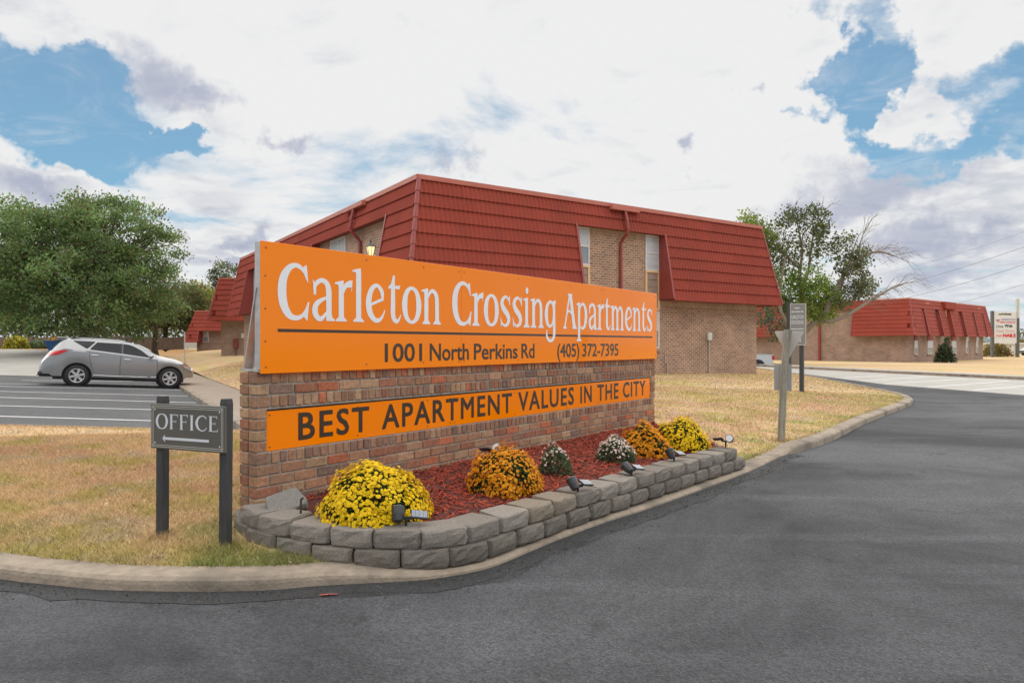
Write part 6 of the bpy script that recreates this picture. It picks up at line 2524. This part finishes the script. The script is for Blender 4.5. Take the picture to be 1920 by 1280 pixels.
hs = thing('pale_house', 'pale grey house glimpsed between the trunks behind the small tree', 'house', (-40.5, 84, .9), radians(3))
wall_ = MB()
wall_.box(0, 5.0, 0, 6, 0, 2.5)
wall_.build('wall', M['pale_wall'], hs)
mb = MB()
mb.prism([(-.3, 2.5), (2.5, 3.9), (5.3, 2.5)], -.3, 6.3)
mb.build('roof', M['roofdeck'], hs)
window(hs, (0, 0), (1, 0), (0, -1), 1.2, 2.0, .9, 2.0, 0, 'none')
window(hs, (0, 0), (1, 0), (0, -1), 3.6, 4.2, .9, 2.0, 0, 'none')


# --- the leaning tree on the right: stems given as picture-plane bends at the tree's own distance
TD = 43.0


def tp_(px, py, dd=0.0):
    d = TD + dd
    return ((px - 960) / 1280 * d - 18.0, d - TD, EYE + (645 - py) / 1280 * d)


r = np.random.default_rng(40)
rt = thing('leaning_tree', 'sparse leaning tree with several stems and long bare branches right of the main building', 'tree', (18.0, TD, 0))
mb = MB()


def stem(pts, r0, r1, n=8):
    P = [tp_(*p) for p in pts]
    P = smooth_line3(P, .35)
    k = len(P)
    mb.tube(P, [r0 + (r1 - r0) * i / (k - 1) for i in range(k)], n)
    return P


def smooth_line3(pts, step):
    P = [Vector(p) for p in pts]
    P = [P[0] * 2 - P[1]] + P + [P[-1] * 2 - P[-2]]
    out = []
    for i in range(1, len(P) - 2):
        n = max(2, int((P[i + 1] - P[i]).length / step))
        for k in range(n):
            t = k / n
            out.append(0.5 * ((2 * P[i]) + (P[i + 1] - P[i - 1]) * t + (2 * P[i - 1] - 5 * P[i] + 4 * P[i + 1] - P[i + 2]) * t * t + (3 * P[i] - P[i - 1] - 3 * P[i + 1] + P[i + 2]) * t ** 3))
    out.append(P[-2])
    return out


def twigs(P, n, length, rad, gen, lean, frac0=.25, droop=0.0):
    k = len(P)
    for i in range(n):
        j = int(k * (frac0 + (1 - frac0) * (i + r.uniform()) / n))
        j = min(j, k - 1)
        a = np.array(P[j])
        d = np.array(P[min(j + 1, k - 1)]) - np.array(P[max(j - 1, 0)])
        d = d / (np.linalg.norm(d) + 1e-9)
        e = d * .9 + r.normal(size=3) * np.array([.5, .5, .5]) + np.array(lean)
        e = e / np.linalg.norm(e) * length * r.uniform(.6, 1.25)
        b = a + e
        mid = a + e * .55 + np.array([0, 0, length * .10])
        q = [a, a + e * .28 + np.array([0, 0, length * .07]), mid, a + e * .8 + np.array([0, 0, length * (.06 - droop * .5)]), b + np.array([0, 0, -droop * length])]
        mb.tube(q, [rad, rad * .85, rad * .7, rad * .5, rad * .3], 5, cap=False)
        if gen > 1:
            twigs(q, 5, length * .55, rad * .55, gen - 1, lean, .2, droop)


trunk = stem([(1491, 700), (1492, 672), (1496, 645), (1500, 622)], .36, .27, 12)
s1 = stem([(1499, 626), (1485, 618, -.5), (1470, 596, -1), (1462, 570, -1.2), (1466, 520, -1), (1475, 470), (1480, 440)], .13, .02)
s2 = stem([(1500, 624), (1501, 590, .5), (1502, 545, .8), (1500, 510, .6), (1504, 470, .4), (1496, 425, .2), (1488, 400)], .18, .02)
s2b = stem([(1502, 535, .8), (1515, 512, 1), (1520, 470, 1.2), (1528, 430, 1.2), (1545, 398, 1)], .11, .02)
s3 = stem([(1500, 632), (1518, 612, -.4), (1545, 590, -.6), (1552, 575, -.8), (1568, 540, -.4), (1590, 505), (1618, 480), (1650, 472), (1676, 480)], .21, .05)
s4 = stem([(1530, 602, -.5), (1560, 602, -.9), (1590, 590, -1.2), (1625, 568, -1.4), (1645, 556, -1.5), (1672, 540, -1.6), (1695, 532, -1.6)], .15, .035)
s5 = stem([(1478, 608, -.8), (1450, 596, 0), (1435, 580, .5), (1425, 540, 1)], .10, .02)
s6 = stem([(1575, 545, .5), (1588, 500, 1), (1600, 468, 1.2), (1606, 450, 1.2)], .08, .03)
s7 = stem([(1500, 505, .6), (1480, 485, .4), (1462, 470, .2), (1440, 460), (1420, 440)], .08, .03)
for s_, n_ in ((s1, 9), (s2, 12), (s2b, 10), (s5, 8), (s6, 6), (s7, 7)):
    twigs(s_, n_, 1.0, .022, 2, (.0, 0, .25), .3)
twigs(s3, 20, 1.35, .020, 2, (.55, 0, .22), .48, .25)
twigs(s4, 18, 1.15, .018, 2, (.75, 0, .18), .40, .2)
s8 = stem([(1610, 484), (1612, 462, -.3), (1618, 440, -.4), (1628, 424, -.4)], .05, .018)
twigs(s8, 9, .95, .015, 2, (.35, 0, .5), .2, .1)
mb.build('trunk', M['bark_pale'], rt)
lumps = [  # px, py, radius px, clusters, colour
    (1420, 440, 32, 50, (.11, .15, .03)), (1402, 415, 16, 14, (.13, .17, .03)), (1445, 470, 34, 40, (.085, .105, .04)), (1490, 425, 36, 26, (.060, .075, .030)), (1530, 410, 34, 26, (.06, .075, .03)),
    (1545, 460, 34, 24, (.065, .08, .032)), (1500, 480, 40, 20, (.07, .09, .035)), (1465, 530, 38, 56, (.10, .15, .032)), (1520, 530, 36, 40, (.13, .19, .035)), (1545, 560, 32, 46, (.11, .17, .035)),
    (1500, 572, 36, 44, (.11, .16, .035)), (1460, 575, 26, 22, (.08, .105, .045)), (1540, 590, 24, 20, (.13, .19, .04)), (1595, 470, 32, 22, (.085, .098, .05)), (1600, 510, 36, 28, (.08, .092, .05)),
    (1615, 540, 30, 24, (.075, .088, .048)), (1580, 555, 26, 20, (.08, .092, .05)), (1455, 615, 24, 10, (.06, .08, .05)), (1430, 600, 20, 10, (.06, .08, .05))]
P, T = [], []
for px, py, rp, nc, col in lumps:
    for _ in range(nc):
        a, q = r.uniform(0, 2 * pi), r.uniform(0, 1) ** .55
        c = np.array(tp_(px + rp * q * cos(a), py + rp * q * sin(a) * .9, r.uniform(-1.4, 1.4)))
        m_ = int(r.uniform(22, 46))
        P.append(c + r.normal(size=(m_, 3)) * .20)
        T.append(leaf_cols(m_, r, np.array(col) * r.uniform(.75, 1.3), .4, [[.30, .27, .05]], .06))
P, T = np.concatenate(P), np.concatenate(T)
V, F, TT = leaf_cloud(P, .165, T, r)
np_mesh('crown', V, F, M['leaf'], rt, TT)


# ------------------------------------------------------------------ shop pole sign and things beyond it
sg = thing('shop_pole_sign', 'white pylon sign with stacked shop names, NAILS in red at the bottom, between two poles', 'sign', (59.8, 85, -.22), radians(0))
mb = MB()
mb.box(-.12, .18, -.1, .2, -.3, 5.75)
mb.build('pole', M['pole_dark'], sg)
mb = MB()
mb.box(3.02, 3.32, -.1, .2, -.3, 4.85)
mb.build('pole', M['pole_dark'], sg)
mb = MB()
mb.box(3.03, 3.31, -.09, .19, 4.86, 7.25)
mb.build('pole_extension', M['pole_pale'], sg)
rows_ = [(4.92, 5.68), (4.12, 4.90), (3.55, 4.10), (3.00, 3.53), (2.40, 2.98), (1.75, 2.38)]
for a, b in rows_:
    mb = MB()
    mb.bbox(.20, 3.0, -.06, .14, a, b, .01)
    mb.build('sign_panel', M['sign_white'], sg)
yf = -.064
mb = MB()
sans(mb, 'cricket', .75, 2.35, 5.24, .26, yf, bold=.05)
mb.build('lettering', M['ink_black'], sg)
mb = MB()
sans(mb, 'China', .45, 1.35, 3.68, .30, yf, bold=.02)
mb.build('lettering', M['ink_black'], sg)
mb = MB()
sans(mb, 'Wok', 1.48, 2.50, 3.72, .36, yf, bold=.05)
mb.build('lettering', M['ink_black'], sg)
mb = MB()
sans(mb, 'AMERICAN', 1.05, 2.85, 4.56, .22, yf, bold=.02)
mb.build('lettering', M['ink_blue'], sg)
mb = MB()
mb.add([(.35, yf, 4.60), (.62, yf, 4.46), (.70, yf, 4.52), (.45, yf, 4.70)], [(0, 1, 2, 3)])
mb.build('flag_emblem', M['ink_blue'], sg)
mb = MB()
sans(mb, 'MINI STORAGE', .95, 2.85, 4.25, .17, yf, bold=.05)
mb.build('lettering', M['ink_red'], sg)
mb = MB()
mb.add([(.55, yf - .001, 4.62), (.80, yf - .001, 4.52), (.95, yf - .001, 4.62), (.72, yf - .001, 4.72)], [(0, 1, 2, 3)])
mb.add([(.50, yf - .002, 4.40), (.78, yf - .002, 4.36), (.92, yf - .002, 4.46), (.66, yf - .002, 4.48)], [(0, 1, 2, 3)])
mb.build('flag_emblem', M['ink_red'], sg)
mb = MB()
sans(mb, 'NAILS', 1.28, 2.88, 2.52, .36, yf, bold=.07)
mb.build('lettering', M['ink_red'], sg)
mb = MB()
sans(mb, 'Royal', .45, 1.15, 2.60, .18, yf, bold=.05)
mb.build('lettering', M['ink_red'], sg)
mb = MB()
sans(mb, 'Royal Drinks', .40, 2.80, 3.14, .26, yf, bold=.015, shear=.5)
mb.build('lettering', M['ink_rose'], sg)

for i, (px, d) in enumerate(((1849, 88), (1873.5, 88), (1880, 92), (1898, 92))):
    mb = MB()
    mb.box(-.09, .09, -.09, .09, -.3, 1.35 if i != 2 else 1.2)
    o = mb.build('marker_post', M['sign_white'], loc=((px - 960) / 1280 * d, d, -.22))
    tag(o, ('short white post left of the shop pole sign', 'white post under the middle of the shop pole sign', 'thinner white post just right of the middle under the shop pole sign', 'short white post beside the right pole of the shop sign')[i], 'post', 'white posts under the shop sign')
lw = thing('low_pale_building', 'low pale building behind the right pole of the shop sign', 'building', (84.5, 118, -.3), radians(2))
mb = MB()
mb.box(-3, 30, 0, 6, 0, 1.7)
mb.build('wall', M['pale_wall'], lw)
mb = MB()
mb.box(-3.2, 30.2, -.2, 6.2, 1.705, 1.95)
mb.build('roof', M['sign_white'], lw)
hb = thing('flat_roofed_store', 'far store with a flat blue-green roof band at the right edge', 'building', (110, 150, -.4), radians(0))
mb = MB()
mb.box(0, 50, 0, 20, 0, 1.6)
mb.build('wall', M['pale_wall'], hb)
mb = MB()
mb.box(-.3, 50.3, -.3, 20.3, 1.61, 3.1)
mb.build('roof_band', M['teal_roof'], hb)
for i, (x, y, s_, c_) in enumerate(((98, 135, 2.6, (.20, .17, .05)), (104, 140, 2.4, (.11, .12, .04)), (90, 132, 2.0, (.13, .13, .05)))):
    dome_tree('background_tree', ('rust-tinged tree in front of the far store at the right edge', 'green tree right of the rust-tinged one by the far store', 'low olive tree behind the shop pole sign')[i], (x, y, -.4), s_, s_ * .55, s_ * .62, c_, 50, 40, .3, 60 + i, .15, .6, n_limb=5, extra=AUT, frac=.2)

up_ = thing('utility_pole', 'grey utility pole rising behind the bare branches over the right-hand roof', 'utility pole', ((1635.5 - 960) / 1280 * 95, 95, -.4))
mb = MB()
mb.tube([(0, 0, 0), (0, 0, 11.4)], [.16, .12], 8)
mb.build('pole', M['bark_pale'], up_)
mb = MB()
mb.box(-.9, 1.1, -.06, .06, 8.55, 8.7)
mb.build('crossarm', M['bark_pale'], up_)


def wire(px0, py0, d0, px1, py1, d1, label, r_=.022):
    a = Vector(((px0 - 960) / 1280 * d0, d0, EYE + (645 - py0) / 1280 * d0))
    b = Vector(((px1 - 960) / 1280 * d1, d1, EYE + (645 - py1) / 1280 * d1))
    m_ = MB()
    pts = []
    for i in range(17):
        t = i / 16
        p = a.lerp(b, t)
        p.z -= .5 * 4 * t * (1 - t)
        pts.append(p - a)
    m_.tube(pts, r_, 5)
    o_ = m_.build('power_line', M['wire'], loc=a)
    tag(o_, label, 'power line', 'power lines at upper right')


wire(1636, 517, 95, 1990, 409, 70, 'highest and faintest of the four power lines at the upper right', .012)
wire(1636, 545, 95, 1990, 437, 70, 'second power line from the top, above the right-hand building')
wire(1636, 571, 95, 1990, 472, 70, 'third power line from the top, crossing the clouds at right')
wire(1700, 588, 95, 1990, 508, 70, 'lowest of the four power lines, nearest the right-hand roof', .018)


# ------------------------------------------------------------------ grass
def blades(name, x, y, zf, h, w, r, tintf, dark=1.0):
    n = len(x)
    z = zf(x, y) - .004
    t = tintf(x, y) * r.uniform(.45, 1.5, (n, 1)) * dark
    pale = r.uniform(size=n) < .10
    t[pale] = np.array([.56, .44, .27]) * r.uniform(.8, 1.15, (pale.sum(), 1))
    a = r.uniform(0, 2 * pi, n)
    lean = r.uniform(.3, 1.6, n)
    b = r.uniform(0, 2 * pi, n)
    hh = h * r.uniform(.5, 1.3, n)
    ww = w * r.uniform(.7, 1.3, n)
    V = np.zeros((n, 3, 3))
    V[:, 0] = np.stack([x - np.cos(a) * ww, y - np.sin(a) * ww, z], 1)
    V[:, 1] = np.stack([x + np.cos(a) * ww, y + np.sin(a) * ww, z], 1)
    V[:, 2] = np.stack([x + np.cos(b) * lean * hh, y + np.sin(b) * lean * hh, z + hh], 1)
    o_ = np_mesh(name, V.reshape(-1, 3), np.arange(n * 3).reshape(-1, 3), M['blade'], None, np.repeat(t, 3, 0))
    o_['kind'] = 'stuff'
    return o_


wall_poly = [tuple(sign_pt(a, b).xy) for a, b in ((S0, -.05), (S1, -.05), (S1, TH + .05), (S0, TH + .05))]
r = np.random.default_rng(77)
bed_poly = [p for p in offset_line(BED, -.02)[::4]] + [(2.36, 7.55), (B_.x, B_.y), (A_.x, A_.y)]


def lawn_points(n, x0, x1, y0, y1):
    x, y = r.uniform(x0, x1, n), r.uniform(y0, y1, n)
    k = inside(x, y, lawn_outline) & ~inside(x, y, bed_poly) & ~inside(x, y, wall_poly)
    k &= (np.abs(x) < .85 * y + 1.0)
    return x[k], y[k]


x1, y1 = lawn_points(330000, -6.5, -.6, 3.8, 8.6)
blades('grass', x1, y1, lawn_z, .036, .0026, r, lawn_tint)
x1, y1 = lawn_points(120000, -5, 8, 3.8, 14)
k = (fbm(x1 * 2.6, y1 * 2.6, 131) > .60)
blades('grass', x1[k], y1[k], lawn_z, .055, .0030, r, lawn_tint, 1.0)
x1, y1 = lawn_points(400000, -5, 8, 3.8, 14)
k = (seg_dist(x1, y1, KERB_IN[::2]) < .05) & (fbm(x1 * 3.1, y1 * 3.1, 151) > .42)
blades('grass', x1[k], y1[k], lawn_z, .060, .0030, r, lawn_tint, .95)
x1, y1 = lawn_points(300000, -10, 11, 6.5, 17)
blades('grass', x1, y1, lawn_z, .034, .0042, r, lawn_tint)
x1, y1 = lawn_points(150000, -16, 14, 15, 45)
blades('grass', x1, y1, lawn_z, .035, .010, r, lawn_tint)
# taller tufts at the post feet, the blocks and along the kerb
cx, cy = [], []
for (px, py, n_, s_) in ((pl.x, pl.y, 260, .05), (pr.x, pr.y, 260, .06), (yx, yy, 220, .08), (-1.35, 4.12, 300, .08), (-1.75, 4.18, 300, .12), (-1.95, 4.45, 200, .08), (-2.0, 4.9, 250, .08)):
    cx.append(r.normal(px, s_, n_))
    cy.append(r.normal(py, s_, n_))
cx, cy = np.concatenate(cx), np.concatenate(cy)
k = inside(cx, cy, lawn_outline)
blades('grass', cx[k], cy[k], lawn_z, .055, .0028, r, lawn_tint)

# fallen leaves and scraps on the lawn and drive
n = 420
x = np.r_[r.uniform(-5, -.8, 300), r.uniform(2.5, 9, 220)]
y = np.r_[r.uniform(3.9, 9, 300), r.uniform(7, 17, 220)]
k = inside(x, y, lawn_outline) & ~inside(x, y, bed_poly) & ~inside(x, y, wall_poly)
x, y = x[k], y[k]
C = np.stack([x, y, lawn_z(x, y) + .018], 1)
V, F, T = leaf_cloud(C, .035, leaf_cols(len(x), r, (.42, .33, .22), .4, [[.25, .15, .08], [.6, .55, .45]], .4), r, 0)
o = np_mesh('fallen_leaves', V, F, M['leaf'], None, T)
o['kind'] = 'stuff'
mb = MB()
mb.add([(-.055, -.006, .001), (-.01, -.011, .006), (.05, -.003, .003), (.056, .006, .001), (.0, .012, .004), (-.05, .006, .002)], [(0, 1, 2, 3, 4, 5)])
o = mb.build('red_scrap', M['scrap_red'], loc=(-1.02, 3.80, .006), rot=(0, 0, .12))
tag(o, 'small flat red scrap lying on the asphalt by the kerb', 'scrap')

n = 2600
ii = r.integers(0, len(tl) - 1, n)
P0 = np.array(tl)[ii] + (np.array(tl)[ii + 1] - np.array(tl)[ii]) * r.uniform(0, 1, (n, 1))
dd = np.array([offset_line(tl[max(0, q - 1):q + 2], 1.0)[1 if q > 0 else 0] for q in ii]) - np.array(tl)[ii]
off = -np.abs(r.normal(0, .13, n)) - .015
C = np.concatenate([P0 + dd * off[:, None], (.010 + 0 * off)[:, None]], 1)
V, F, T = leaf_cloud(C, .011, leaf_cols(n, r, (.075, .068, .06), .5, [[.16, .11, .06], [.05, .05, .05]], .3), r, 0)
o = np_mesh('grit', V, F, M['chip'], None, T)
o['kind'] = 'stuff'
